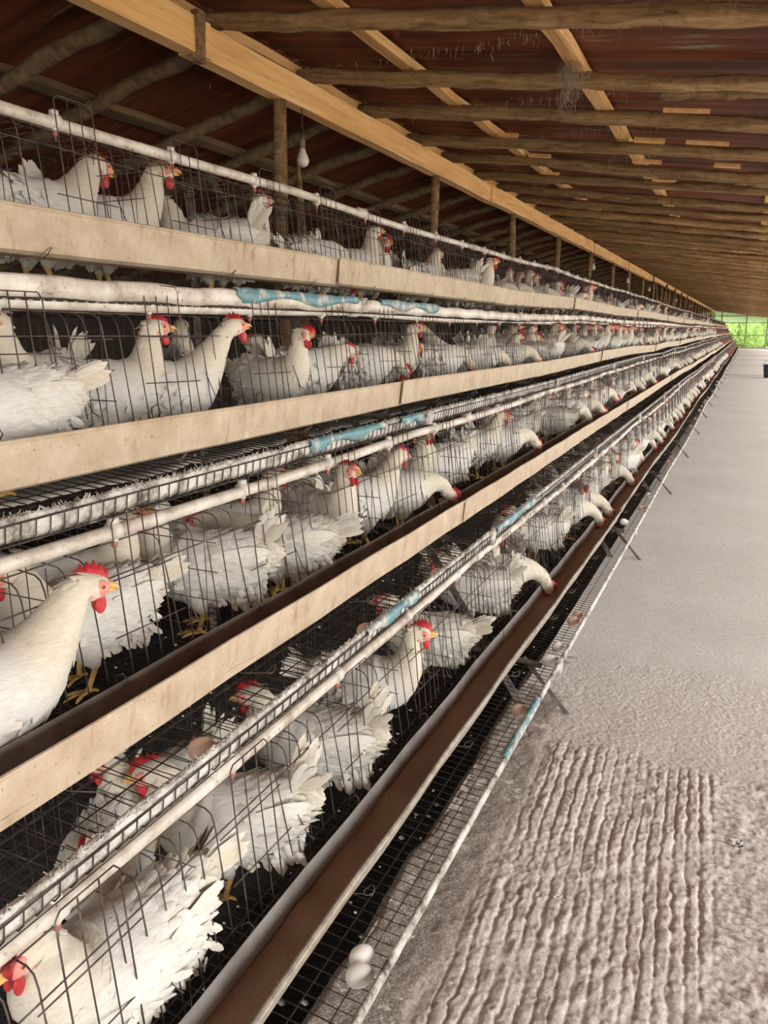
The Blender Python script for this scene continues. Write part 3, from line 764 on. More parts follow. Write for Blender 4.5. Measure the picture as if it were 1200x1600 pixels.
# ------------------------------------------------------------------ hens
def catmull(P, n):
    P = np.asarray(P, float); k = len(P); out = []
    for s in np.linspace(0, k - 1 - 1e-9, n):
        i = int(s); t = s - i
        p0 = P[max(i - 1, 0)]; p1 = P[i]; p2 = P[i + 1]; p3 = P[min(i + 2, k - 1)]
        out.append(.5 * ((2 * p1) + (-p0 + p2) * t + (2 * p0 - 5 * p1 + 4 * p2 - p3) * t * t + (-p0 + 3 * p1 - 3 * p2 + p3) * t ** 3))
    return np.array(out)
TORSO = [(-.195, 0, .215, .010, .010), (-.175, 0, .215, .034, .036), (-.140, 0, .205, .058, .066), (-.09, 0, .190, .080, .086), (-.03, 0, .178, .094, .095),
         (.03, 0, .182, .095, .094), (.08, 0, .200, .085, .086)]
POSE = {
 'alert':  TORSO + [(.118, 0, .235, .066, .066), (.135, 0, .270, .050, .050), (.142, 0, .305, .038, .040), (.146, 0, .335, .029, .031), (.155, 0, .358, .026, .028)],
 'glance': TORSO + [(.118, -.004, .235, .066, .066), (.138, -.012, .268, .050, .050), (.150, -.022, .300, .038, .040), (.156, -.032, .328, .029, .031), (.168, -.042, .348, .026, .028)],
 'reach':  TORSO + [(.120, 0, .222, .064, .064), (.155, 0, .240, .048, .049), (.185, 0, .254, .036, .038), (.210, 0, .262, .029, .030), (.230, 0, .262, .026, .028)],
 'feed':   TORSO[:-1] + [(.080, 0, .195, .080, .080), (.122, 0, .198, .060, .060), (.158, 0, .192, .044, .045), (.190, 0, .174, .034, .035), (.214, 0, .148, .027, .029), (.228, 0, .122, .024, .026)],
 'peck':  TORSO[:-1] + [(.080, 0, .200, .080, .080), (.124, 0, .212, .060, .058), (.160, 0, .214, .044, .045), (.190, 0, .204, .034, .035), (.212, 0, .186, .028, .029), (.226, 0, .166, .025, .026)],
 'proud':  TORSO + [(.118, 0, .232, .068, .066), (.146, 0, .264, .052, .050), (.168, 0, .294, .040, .040), (.185, 0, .318, .031, .032), (.202, 0, .332, .027, .028)],
 'tuck':   TORSO + [(.108, 0, .228, .070, .070), (.118, 0, .258, .056, .055), (.122, 0, .282, .046, .045), (.128, 0, .300, .034, .035), (.140, 0, .314, .029, .030)],
 'stretch': TORSO[:-1] + [(.075, 0, .215, .084, .082), (.115, 0, .262, .060, .060), (.145, 0, .305, .044, .044), (.170, 0, .340, .034, .034), (.190, 0, .362, .027, .028), (.208, 0, .374, .026, .027)],
}
HEADDIR = {'alert': (1, 0, .10), 'glance': (.80, -.58, -.02), 'reach': (1, 0, -.22), 'feed': (.45, 0, -.89), 'peck': (.72, .1, -.68), 'proud': (1, 0, -.12), 'tuck': (1, .2, -.05), 'stretch': (1, 0, .15)}
def norm(a): a = np.asarray(a, float); return a / np.linalg.norm(a)
def feather(mb, p, d, nrm, ln, wd, m, tint, curl=.12, rows=(0, .3, .65, .9, 1), wr=(.35, .85, 1, .62, .05)):
    d = norm(d); sd = norm(np.cross(d, nrm)); nn = np.cross(sd, d); V = []; F = []
    for a, b in zip(rows, wr):
        c = p + d * ln * a - nn * curl * ln * a * a
        V += [c - sd * wd * b / 2 - nn * wd * .13 * b, c + nn * wd * .03, c + sd * wd * b / 2 - nn * wd * .13 * b]
    for i in range(len(rows) - 1):
        a = i * 3; F += [(a, a + 1, a + 4, a + 3), (a + 1, a + 2, a + 5, a + 4)]
    mb.add(V, F, m, tint)
def body(pose, seed, detail=2, tailup=.75, fan=1.0):
    rs = np.random.RandomState(seed); K = np.array(POSE[pose]); hd = norm(HEADDIR[pose])
    n = {2: 56, 1: 26, 0: 13}[detail]; seg = {2: 24, 1: 12, 0: 8}[detail]
    last = K[-1]; hc = last[:3] + hd * .022
    ext = [tuple(hc + hd * .002) + (.0235, .0255), tuple(hc + hd * .018) + (.0185, .020), tuple(hc + hd * .028) + (.010, .012)]
    K = np.vstack([K, ext])
    Q = catmull(K, n); P = Q[:, :3]; W = np.maximum(Q[:, 3], .004); H = np.maximum(Q[:, 4], .004)
    T = np.gradient(P, axis=0); T /= np.linalg.norm(T, axis=1)[:, None]
    Yv = np.array([0, 1., 0]); S = Yv - (T @ Yv)[:, None] * T; S /= np.linalg.norm(S, axis=1)[:, None]
    U = np.cross(T, S)
    ang = np.arange(seg) * 2 * math.pi / seg; V = []; tint = []
    sfrac = np.linspace(0, 1, n)
    xb = P[:, 0]
    wing = np.exp(-((xb + .03) / .085) ** 2) * (P[:, 2] < .26)
    for i in range(n):
        ca, sa = np.cos(ang), np.sin(ang)
        wmul = 1 + .12 * wing[i] * np.clip(sa + .45, 0, 1) * np.abs(ca)
        lob = 1 + (.02 * rs.normal(0, 1, seg) if detail == 2 else 0)
        V.append(P[i] + (W[i] * ca * wmul * lob)[:, None] * S[i] + (H[i] * sa * lob)[:, None] * U[i])
        neck = np.clip((xb[i] - .07) / .06, 0, 1) * (.55 if i < n * .88 else .3)
        tint += [float(np.clip(neck + .35 * np.clip((-xb[i] - .11) / .08, 0, 1), 0, 1))] * seg
    F = [(i * seg + j, i * seg + (j + 1) % seg, (i + 1) * seg + (j + 1) % seg, (i + 1) * seg + j) for i in range(n - 1) for j in range(seg)]
    F += [tuple(range(seg))[::-1], tuple((n - 1) * seg + j for j in range(seg))]
    mb = MB(); mb.add(np.vstack(V), F, 0, np.array(tint))
    # thighs
    for s in (-1, 1):
        mb.tube([(.005, s * .045, .165), (.012, s * .047, .120), (.0, s * .045, .085), (-.010, s * .044, .062)], [.050, .040, .024, .011], 10 if detail else 6, 0, .12)
    # tail
    nt_ = {2: 18, 1: 8, 0: 3}[detail]
    base = np.array([-.165, 0, .225])
    for i in range(nt_):
        u = (i / (nt_ - 1) - .5) * 2; s = 1 if i % 2 else -1
        el = tailup + .42 * fan * (abs(u) * -1 + .5) + rs.normal(0, .06)
        d = np.array([-math.cos(el), s * .22 * fan * (abs(u) + .25) + rs.normal(0, .05), math.sin(el)])
        feather(mb, base + np.array([.02, s * .012, -.012]), d, np.array([-.15, s * 1., .35]), rs.uniform(.11, .15), .028, 0, float(np.clip(.35 + rs.normal(0, .2), 0, 1)), -.10)
    if detail >= 1:
        # folded wing feathers
        nw = 11 if detail == 2 else 5
        for s in (-1, 1):
            for i in range(nw):
                a = i / (nw - 1)
                p = np.array([.055 - .10 * a, s * (.090 + .006 * (1 - a)), .225 - .075 * (1 - a) + rs.normal(0, .003)])
                feather(mb, p, (-1, -s * .10, .04 + .10 * (1 - a)), (0, s * 1., .22), rs.uniform(.13, .16), .034, 0, float(np.clip(.10 + rs.normal(0, .10), 0, 1)), .10)
    if detail == 2:
        cnt = 1900; acc = 0
        while acc < cnt:
            i = rs.randint(2, n - 8); a = rs.uniform(0, 6.283)
            if rs.rand() > W[i] / .095 + .25: continue
            ca, sa = math.cos(a), math.sin(a)
            nm_ = norm(ca / W[i] * S[i] + sa / H[i] * U[i])
            wm = 1 + .12 * wing[i] * max(0, min(1, sa + .45)) * abs(ca)
            p = P[i] + W[i] * ca * wm * S[i] + H[i] * sa * U[i]
            neckz = float(np.clip((xb[i] - .07) / .06, 0, 1))
            ln = (.036 if neckz < .3 else .030) * rs.uniform(.8, 1.3); wd = .022 * (1 - .55 * neckz) * rs.uniform(.8, 1.2)
            d = -T[i] + nm_ * rs.uniform(.02, .22) + rs.normal(0, .12, 3) + np.array([0, 0, -.22 * abs(ca)])
            tnt = float(np.clip(.5 * neckz + .35 * np.clip((-xb[i] - .10) / .08, 0, 1) + rs.normal(.04, .10), 0, 1))
            feather(mb, p - nm_ * .0015, d, nm_, ln, wd, 0, tnt, .15, (0, .45, .85, 1), (.5, 1, .7, .08)); acc += 1
        # fluff below the tail and on the thighs
        for _ in range(300):
            s = rs.choice([-1, 1]); p = np.array([rs.uniform(-.16, .01), s * rs.uniform(.0, .06), rs.uniform(.095, .16)])
            feather(mb, p, (-.5 + rs.normal(0, .3), s * .3 + rs.normal(0, .3), -.7), (-.3, s, -.2), rs.uniform(.022, .038), .016, 0, float(rs.uniform(0, .3)), .1, (0, .45, .85, 1), (.5, 1, .7, .1))
    return mb, last[:3] + hd * .022, hd
def frame(hd):
    fz = norm(hd); sy = norm(np.cross((0, 0, 1), fz)) ; uz = np.cross(fz, sy)
    return np.stack([fz, sy, uz], 1)      # columns: forward, side, up
def comb_pts(flop, big=1.0):
    # profile in head frame (forward, up), back to front
    base = [(-.022, .018), (-.010, .023), (.002, .0235), (.014, .020), (.024, .012), (.029, .004)]
    top = [(-.034, .030), (-.024, .036), (-.020, .047), (-.013, .038), (-.008, .052), (-.001, .041), (.005, .053), (.011, .040), (.018, .046), (.022, .032), (.029, .034), (.030, .020), (.033, .008)]
    return base, top
def comb(flop=.0, k=1.0):
    base, top = comb_pts(flop); ring = base[::-1] + [(x, .020 + (z - .020) * k) for x, z in top]
    # triangulate as strip: sample base and top the same count
    nb = 13; bx = np.interp(np.linspace(0, 1, nb), np.linspace(0, 1, len(base)), [p[0] for p in base]); bz = np.interp(np.linspace(0, 1, nb), np.linspace(0, 1, len(base)), [p[1] for p in base]) - .004
    mb = MB(); V = []
    for i in range(nb):
        tx, tz = top[i][0], .020 + (top[i][1] - .020) * k
        for a in (0, .5, 1):
            x = bx[i] * (1 - a) + tx * a; z = bz[i] * (1 - a) + tz * a; th = .0042 * (1 - .72 * a); yo = flop * a * a * .022
            V += [(x, yo - th, z - abs(flop) * a * a * .006), (x, yo + th, z - abs(flop) * a * a * .006)]
    F = []
    for i in range(nb - 1):
        a = i * 6; b = a + 6
        for q in (0, 2): F += [(a + q, b + q, b + q + 2, a + q + 2), (a + q + 1, a + q + 3, b + q + 3, b + q + 1)]
        F.append((a + 4, b + 4, b + 5, a + 5))
    F += [(0, 2, 3, 1), (2, 4, 5, 3), (72, 73, 75, 74), (74, 75, 77, 76)]
    mb.add(V, F); return mb
def rot_mb(mb, Rm, c, scale=1.0):
    mb.v = [(v * scale) @ Rm.T + c for v in mb.v]; return mb
def head_parts(var):
    D = {}
    D['comb'] = [(comb((.5, -.8, 1.1)[var], (.85, .75, .95)[var]), M_COMB)]
    wt = []
    for s in (-1, 1):
        mb = MB(); mb.ell((.012, s * .009, -.030), (.010, .0035, .0165), u=10, v=8); mb.ell((.010, s * .009, -.018), (.009, .004, .010), u=8, v=6); wt.append((mb, M_COMB))
    D['wattle'] = wt
    mb = MB()
    mb.tube([(.020, 0, .001), (.032, 0, .001), (.042, 0, -.002), (.049, 0, -.008)], [.0085, .0070, .0042, .0008], 10)
    mb.tube([(.018, 0, -.007), (.030, 0, -.0085), (.041, 0, -.0105)], [.0065, .0048, .0010], 8)
    D['beak'] = [(mb, M_BEAK)]
    fc = []; ey = []
    for s in (-1, 1):
        mb = MB(); mb.ell((.009, s * .0155, .001), (.0165, .0065, .0145), u=12, v=8); mb.ell((-.010, s * .0195, -.009), (.006, .003, .007), u=8, v=6); fc.append((mb, M_FACE))
        mb = MB(); mb.ell((.0105, s * .0205, .004), (.0048, .0026, .0044), 0, 10, 7); mb.ell((.0108, s * .0225, .004), (.0023, .0012, .0023), 1, 8, 5); ey.append((mb, M_EYE))
    D['face_skin'] = fc; D['eye'] = ey
    return D
def leg_mb(s, front=.0, m=0, k=8):
    mb = MB()
    hock = np.array([-.012, s * .044, .070]); ank = np.array([.004 + front, s * .046, .010])
    mb.tube([hock, hock * .5 + ank * .5, ank], [.0085, .0062, .0072], k, m)
    for a, ln in ((-.55, .050), (0, .060), (.55, .050), (math.pi - .2 * s, .024)):
        d = np.array([math.cos(a), math.sin(a), 0]); p = ank + np.array([0, 0, -.001])
        mb.tube([p, p + d * ln * .5 + (0, 0, .001), p + d * ln * .85 + (0, 0, -.003), p + d * ln + (0, 0, -.007)], [.0058, .0045, .0038, .0012], max(5, k - 2), m)
    return mb
# full-detail prototypes (parts), medium prototypes (one mesh), low prototypes (numpy arrays)
FULL = {}
for pi, ps in enumerate(POSE):
    for var in range(3):
        if var and ps in ('glance', 'stretch'): pass
        mb, hc, hd = body(ps, 100 + pi * 10 + var, 2, (.75, 1.05, .35)[var], (1.0, 1.3, .8)[var])
        Fm = frame(hd); parts = [('body', mb.mesh('hen_body', [M_FEATHER]))]
        for nm, lst in head_parts(var).items():
            for b_, m_ in lst:
                rot_mb(b_, Fm, hc, 1.06); mats = [m_, M_PUPIL] if nm == 'eye' else [m_]
                parts.append((nm, b_.mesh('hen_' + nm, mats)))
        for s in (-1, 1): parts.append(('leg', leg_mb(s, .012 * s * (var - 1)).mesh('hen_leg', [M_LEG])))
        FULL[ps, var] = parts
MED = {}
def merged(ps, seed, detail, tu=.7):
    mb, hc, hd = body(ps, seed, detail, tu); Fm = frame(hd)
    for nm, lst in head_parts(seed % 3).items():
        if detail == 0 and nm in ('face_skin', 'eye'): continue
        for b_, m_ in lst:
            if detail == 0 and nm == 'wattle' : b_ = MB().ell((.012, 0, -.028), (.010, .011, .015), u=5, v=4)
            rot_mb(b_, Fm, hc, 1.08); idx = {M_COMB: 1, M_BEAK: 2, M_FACE: 3, M_EYE: 4}[m_]
            mb.add(np.vstack(b_.v), b_.f, idx)
            if detail == 0 and nm == 'wattle': break
    for s in (-1, 1):
        if detail: g = leg_mb(s, 0, 2, 6); mb.add(np.vstack(g.v), g.f, 2)
        else: mb.tube([(-.01, s * .044, .07), (.0, s * .044, .0)], .007, 4, 2)
    return mb
MEDM = [M_FEATHER, M_COMB, M_BEAK, M_FACE, M_EYE]
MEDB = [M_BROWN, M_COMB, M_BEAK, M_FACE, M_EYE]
for ps in POSE:
    for v_ in range(2): MED[ps, v_] = merged(ps, 300 + v_ * 4, 1, (.6, 1.0)[v_]).mesh('white_hen', MEDM)
MEDBR = {ps: merged(ps, 301, 1, .7).mesh('brown_hen', MEDB) for ps in ('alert', 'feed')}
LOWP = {ps: merged(ps, 300, 0, .8) for ps in ('alert', 'reach', 'feed', 'tuck')}

def hen_pos(t, o, y):
    ox, oz = off(t, y); return (-PD[t] + o + ox, y, PZ[t] + oz - floor_d(o, t) + .0025)
def hen(t, o, y, head_deg, ps, var, label, scale=.93, roll=0, sq=1.0, name='white_hen'):
    r_ = empty(name, hen_pos(t, o, y), (0, 0, math.radians(head_deg)))
    r_.scale = (scale, scale, scale * sq)
    tag(r_, label, 'hen', 'white laying hens in the %s tier' % TIER[t])
    for nm, me in FULL[ps, var]: link(nm, me, r_)
    return r_
HENS = [
 # top tier
 (1, -.17, 1.62, 82, 'proud', 0, 'white hen with open beak facing right, leftmost full head in the top tier', 1.0),
 (1, .00, 1.20, 100, 'tuck', 2, 'white hen whose back fills the far left corner of the top tier', .95),
 (1, -.22, 1.92, 60, 'glance', 1, 'white hen with drooping beak, second head from left in the top tier', 1.0),
 (1, -.10, 2.28, 215, 'tuck', 1, 'white hen with its rounded back and pale tail to the aisle, top tier', .92),
 (1, -.16, 2.50, 75, 'alert', 2, 'white hen with bright comb facing right above the first top trough joint', .98),
 (1, -.08, 3.02, 70, 'feed', 2, 'white hen bending to feed just past the first joint, top tier', .95),
 (1, -.16, 3.45, 60, 'alert', 1, 'white hen facing the aisle beside a darker comb, top tier middle', .95),
 (1, -.20, 3.75, -30, 'tuck', 0, 'white hen with head turned left behind its neighbour, top tier', .95),
 (1, -.12, 4.25, 80, 'proud', 0, 'white hen with bright red comb stretched right, top tier past middle', .95),
 (1, -.10, 4.75, 235, 'tuck', 1, 'white hen turned away with raised tail, top tier past middle', .95),
 # second tier
 (2, -.20, 1.37, -70, 'alert', 1, 'white hen with raised yellow beak at the left edge, second tier', 1.0),
 (2, .02, 1.06, -100, 'tuck', 2, 'white hen lying flat against the bars at the left edge, second tier', 1.0),
 (2, -.12, 1.50, 55, 'alert', 0, 'white hen with cream tail raised, head lifted by the wires, second tier', .95),
 (2, -.04, 1.68, 62, 'stretch', 2, 'large white hen leaning right with long soiled neck, second tier', .94),
 (2, -.25, 1.95, 120, 'alert', 0, 'white hen with big red comb behind the leaning hen, second tier', .95),
 (2, -.06, 2.20, -10, 'alert', 2, 'white hen with spiky comb facing the aisle with round white breast, second tier', .90),
 (2, -.08, 2.46, 72, 'reach', 0, 'white hen with low head facing right before the cage joint, second tier', .98),
 (2, -.26, 2.62, 200, 'tuck', 1, 'white hen in shade at the back by the slanting rack, second tier', .9),
 (2, -.10, 2.98, 62, 'peck', 1, 'white hen just past the cage joint stooping to the trough, second tier', .98),
 (2, -.18, 3.36, 20, 'alert', 0, 'white hen with upright red head facing the aisle past the joint, second tier', .95),
 (2, -.22, 3.62, -40, 'reach', 1, 'white hen with red head lowered behind its upright neighbour, second tier', .95),
 (2, -.06, 3.78, 60, 'peck', 0, 'white hen with beak in the trough right of the upright heads, second tier', .98),
 (2, -.12, 4.15, 210, 'stretch', 1, 'white hen with tall cream neck by the bars, second tier', .95),
 (2, -.06, 4.45, 45, 'feed', 2, 'white hen with bent pale neck dipping into the trough, second tier', .95),
 (2, -.18, 4.80, 75, 'alert', 1, 'white hen with vivid comb looking right, second tier right part', .98),
 # third tier
 (3, .01, .76, 66, 'proud', 0, 'big white hen in profile with red comb at the lower left, third tier', 1.04),
 (3, -.12, 1.12, -108, 'tuck', 2, 'white hen with ragged tail spread to the right behind the profile hen', .98),
 (3, -.26, 1.22, 40, 'alert', 1, 'white hen with dark pink comb deep behind the profile hen, third tier', .98),
 (3, -.10, 1.50, -150, 'tuck', 1, 'white hen standing back to front with tall fan tail, third tier', 1.02),
 (3, -.06, 1.80, -155, 'reach', 2, 'white hen with ragged feathery tail beside the fan-tailed hen, third tier', .95),
 (3, -.24, 1.82, 50, 'alert', 0, 'white hen half hidden behind the ragged tails, third tier', .95),
 (3, -.10, 2.10, -20, 'alert', 1, 'white hen with upright breast and red face between tails, third tier', 1.0),
 (3, -.08, 2.36, 66, 'proud', 0, 'white hen in profile with crisp red comb near the trough joint, third tier', 1.0),
 (3, -.04, 2.64, 40, 'peck', 1, 'white hen dipping its head into the trough at the joint, third tier', .92),
 (3, -.26, 2.55, 180, 'tuck', 1, 'white hen with its back to the aisle behind the profile hen, third tier', .95),
 (3, -.10, 3.22, -110, 'tuck', 0, 'white hen with cream shoulders facing left past the joint, third tier', 1.0),
 (3, -.20, 3.05, -30, 'alert', 2, 'white hen with raised red face past the joint, third tier', .95),
 (3, -.12, 3.75, 60, 'glance', 1, 'white hen with long red comb between bars, third tier middle', .98),
 (3, -.05, 4.02, 40, 'peck', 0, 'white hen with pale head down at the trough, third tier middle', .98),
 (3, -.14, 4.45, 215, 'tuck', 1, 'white hen with tall pale tail against the bars, third tier middle', .98),
 (3, -.18, 4.95, 70, 'alert', 0, 'white hen with vivid red head held high, third tier right part', 1.0),
 # bottom tier
 (4, -.02, .80, -98, 'tuck', 2, 'large white hen filling the bottom left corner, ruffled tail to the right', 1.10),
 (4, -.22, .98, -60, 'tuck', 0, 'white hen with cream tail behind the corner hen, bottom tier', .98),
 (4, -.09, 1.20, -145, 'tuck', 1, 'fluffy white hen with fanned cream tail, second along the bottom tier', 1.04),
 (4, -.27, 1.22, -100, 'alert', 1, 'white hen seen through the upper mesh with dark red comb, bottom tier', .95),
 (4, -.09, 1.56, -160, 'tuck', 1, 'fluffy white hen with round rump by the trough, third along bottom tier', 1.02),
 (4, -.10, 1.93, 20, 'alert', 2, 'white hen with big drooping red comb facing the aisle, bottom tier', 1.0),
 (4, -.09, 2.36, -165, 'tuck', 2, 'cream-rumped hen standing before the cage joint, bottom tier', .98),
 (4, -.10, 2.92, 200, 'tuck', 1, 'cream hen with hanging breast just past the cage joint, bottom tier', 1.0),
 (4, -.20, 3.12, 30, 'alert', 1, 'white hen with red comb raised under the pipe past the joint, bottom tier', .95),
 (4, -.05, 3.18, 25, 'feed', 0, 'white hen with neck out over the mash, nearest feeding head', 1.0),
 (4, -.14, 3.55, 120, 'tuck', 0, 'white hen with smooth back right of the nearest feeding head', .98),
 (4, -.10, 3.98, 215, 'tuck', 1, 'white hen with yellowish tail fan between feeding heads, bottom tier', .98),
 (4, -.05, 4.55, 25, 'feed', 0, 'white hen eating mash, lower of the second pair of feeding heads', 1.0),
 (4, -.05, 4.85, 15, 'feed', 2, 'white hen eating mash, upper of the second pair of feeding heads', 1.0),
]
for h in HENS: hen(*h[:7], scale=h[7] * (.93 if h[0] > 1 else 1.03), sq=1 if h[0] > 1 else 1.07)
occupied = {(h[0]): 0 for h in HENS}
for h in HENS: occupied[h[0]] = max(occupied[h[0]], h[2])
# repeated hens further on: individuals up to the nearest 300, then one flock object
far = []; mid = []
for t in PD:
    y = occupied[t] + .22
    while y < 37.5:
        cb = [-.05 + R.uniform(-.04, .05), -.14 + R.uniform(-.05, .03), -.26 + R.uniform(-.02, .03)]
        ang = []
        for o_ in cb:
            u = R.random()
            if o_ > -.10:
                if u < .55: ps, a = 'feed', R.uniform(-15, 50); o_ = -.055
                elif u < .8: ps, a = 'reach', R.choice([70, 80, -80, 60]); 
                else: ps, a = 'tuck', R.uniform(160, 230)
            else:
                ps = R.choice(['alert', 'tuck', 'reach', 'alert', 'glance']); a = R.choice([60, 75, -80, 110, 200, -150, 30])
            if t < 3 and ps == 'feed' and R.random() < .35: ps = 'alert'
            if t < 4 and ps == 'feed' and R.random() < .7: ps = 'peck'
            mid.append((y, t, max(o_, -.25) if ps not in ('feed', 'peck') else o_, y + R.uniform(-.05, .05) + (.06 if o_ < -.2 else 0), a, ps))
            y += .05 if o_ < -.1 else .10
        y += .24
mid.sort()
n_ind = 300 - len(HENS)
zone_of = lambda y: int((y - Y0) / L)
def rank(t, y): return 1 + sum(1 for h in HENS if h[0] == t and zone_of(h[2]) == zone_of(y) and h[2] < y) + sum(1 for q in mid[:n_ind] if q[1] == t and zone_of(q[3]) == zone_of(y) and q[3] < y)
for i, (y_, t, o_, y, a, ps) in enumerate(mid):
    if i < n_ind:
        sc = .93 * R.uniform(.94, 1.05)
        if y < 6.6 and ps in POSE:
            r_ = empty('white_hen', hen_pos(t, o_, y), (0, 0, math.radians(a))); r_.scale = (sc, sc, sc)
            for nm, me in FULL[ps, R.randrange(3)]: link(nm, me, r_)
        else:
            r_ = link('white_hen', MED[ps, R.randrange(2)], None, hen_pos(t, o_, y), (0, 0, math.radians(a))); r_.scale = (sc, sc, sc)
        zone = '%s after the %s cage joint' % (ORD[min(rank(t, y), 20) - 1], ORD[max(zone_of(y) - 1, 0)])
        doing = {'feed': 'white hen eating', 'peck': 'white hen leaning to the trough', 'reach': 'white hen stretching forward', 'alert': 'white hen, head up', 'tuck': 'white hen, head drawn in', 'glance': 'white hen looking sideways', 'stretch': 'white hen', 'proud': 'white hen'}[ps]
        tag(r_, '%s, %s tier, %s' % (doing, TIER[t], zone), 'hen', 'white laying hens in the %s tier' % TIER[t])
    else: far.append((t, o_, y, a, ps))
def flock(name, items, mats, label):
    mb = MB()
    for t, o_, y, a, ps in items:
        src = LOWP.get('feed' if ps == 'peck' else ps, LOWP['alert']); V = np.vstack(src.v) * .93; ca, sa = math.cos(math.radians(a)), math.sin(math.radians(a))
        V = np.stack([V[:, 0] * ca - V[:, 1] * sa, V[:, 0] * sa + V[:, 1] * ca, V[:, 2]], 1) + np.array(hen_pos(t, o_, y))
        b = mb.n; mb.v.append(V); mb.f += [tuple(i + b for i in q) for q in src.f]; mb.m += src.m; mb.n += len(V); mb.tint += src.tint
    o = link(name, mb.mesh(name, mats)); tag(o, label, 'hens', kind='stuff')
flock('white_hens', far, MEDM, 'distant white hens filling all four tiers down the house')
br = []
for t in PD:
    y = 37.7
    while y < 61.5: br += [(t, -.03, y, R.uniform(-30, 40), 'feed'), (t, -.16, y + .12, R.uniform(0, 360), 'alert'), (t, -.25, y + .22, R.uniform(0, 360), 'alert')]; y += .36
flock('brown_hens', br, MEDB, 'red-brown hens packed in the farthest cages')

# cages of the far side of the house seen through the top tier, with brown hens
proto = empty('wire_cage')
for nm, me in (('back_mesh', bpy.data.meshes['back_mesh']), ('top_mesh', bpy.data.meshes['top_mesh']), ('wire_floor', bpy.data.meshes['wire_floor'])):
    link(nm, me, proto)
for k in range(7):
    c = proto if k == 0 else copy_tree(proto)
    c.location = (-2.98, Y0 + (k + 1) * L, CZ + .5075); c.rotation_euler = (0, 0, math.pi)
    tag(c, 'dim wire cage behind the top tier, far side, %s one' % ORD[k], 'wire cage', 'far-side top cages')
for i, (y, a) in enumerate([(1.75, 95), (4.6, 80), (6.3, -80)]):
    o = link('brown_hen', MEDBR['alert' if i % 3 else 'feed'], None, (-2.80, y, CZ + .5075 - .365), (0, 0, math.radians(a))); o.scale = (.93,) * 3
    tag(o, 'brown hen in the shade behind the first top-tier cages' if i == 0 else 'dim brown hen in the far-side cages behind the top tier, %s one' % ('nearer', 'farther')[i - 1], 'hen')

# ------------------------------------------------------------------ eggs
def egg_mesh(m_):
    mb = MB(); a = np.linspace(0, math.pi, 15); z = -.0285 * np.cos(a); r = .0222 * np.sin(a) * (1 - .12 * np.cos(a - math.pi)); r[0] = r[-1] = .0004
    mb.tube(np.stack([z, 0 * z, 0 * z], 1), r, 18); return mb.mesh('egg', [m_])
EG = [egg_mesh(M_EGG), egg_mesh(M_EGGP)]
def egg(t, o_, y, yaw, c, lab, grp=None):
    ox, oz = off(t, y)
    o = link('egg', EG[c], None, (-PD[t] + o_ + ox, y, PZ[t] + oz - floor_d(min(o_, .30), t) + .0235), (0, R.uniform(-.15, .15), math.radians(yaw))); tag(o, lab, 'egg', grp)
egg(4, .268, 1.155, 70, 0, 'bright white egg, the further of the two nearest eggs on the lowest rack')
egg(4, .284, 1.112, 35, 0, 'white egg turned end-on, nearest egg of all on the lowest rack')
egg(4, .285, 2.29, 10, 1, 'pinkish egg lying in front of the rack strut on the lowest rack')
egg(4, .283, 2.73, 20, 0, 'small white egg, nearer of a pair past the rack strut')
egg(4, .285, 2.87, 80, 0, 'pale egg, farther of a pair past the rack strut')
egg(4, .285, 3.18, 50, 1, 'brown-pink egg touching another, lower of the two on the lowest rack')
egg(4, .287, 3.26, 100, 1, 'brown-pink egg touching another, upper of the two on the lowest rack')
egg(4, .23, 5.12, 10, 0, 'lone white egg on the lowest rack below the feeding heads')
egg(3, .285, 2.20, 40, 1, 'pinkish egg showing behind the third-tier lip near its blue plastic')
egg(3, .285, 1.68, 60, 1, 'brown egg behind the third-tier lip above the red-combed hen')
egg(3, .262, 1.03, 20, 1, 'large brown egg lying on the third-tier mesh above the bottom pipe')
for i in range(26):
    t = R.choice([4, 4, 3, 2]); egg(t, .284, 5.6 + i * .62 + R.uniform(-.2, .2), R.uniform(0, 180), R.randrange(2), 'pale egg on the %s egg rack further down, %s of the distant eggs' % (TIER[t], ORD[i]), 'far eggs of the %s rack' % TIER[t])

# ------------------------------------------------------------------ litter on meshes and floor
def fluff(n, place, name, lab, size, m_=M_FLUFF):
    mb = MB(); rs = np.random.RandomState(n)
    for _ in range(n):
        p = np.array(place(rs)); s = rs.uniform(*size); mb.ell(p, (s, s * rs.uniform(.5, 1), s * .5), u=5, v=4)
    tag(link(name, mb.mesh(name, [m_])), lab, 'crumbs' if 'crumb' in name else 'droppings', kind='stuff')
def on_tray(rs):
    t = rs.choice([2, 3, 3, 4]); y = rs.uniform(.7, 4.5); o_ = rs.uniform(-.3, .29); ox, oz = off(t, y); return (-PD[t] + o_ + ox, y, PZ[t] + oz - floor_d(o_, t) + .002)
fluff(520, on_tray, 'dried_droppings', 'white dried droppings and down caught on the wire floors', (.0015, .005))
fluff(260, lambda rs: (rs.uniform(-2.2, -.72), rs.uniform(.6, 4.5), -.24 + rs.uniform(-.03, .06)), 'pit_droppings', 'pale droppings scattered over the black manure beneath the cages', (.004, .012))
fluff(700, lambda rs: (rs.uniform(-.62, .5), rs.uniform(1.0, 7) , .010), 'floor_crumbs', 'small pale and dark crumbs on the concrete aisle', (.0010, .0026), mat('crumb', (.30, .22, .16), .95))
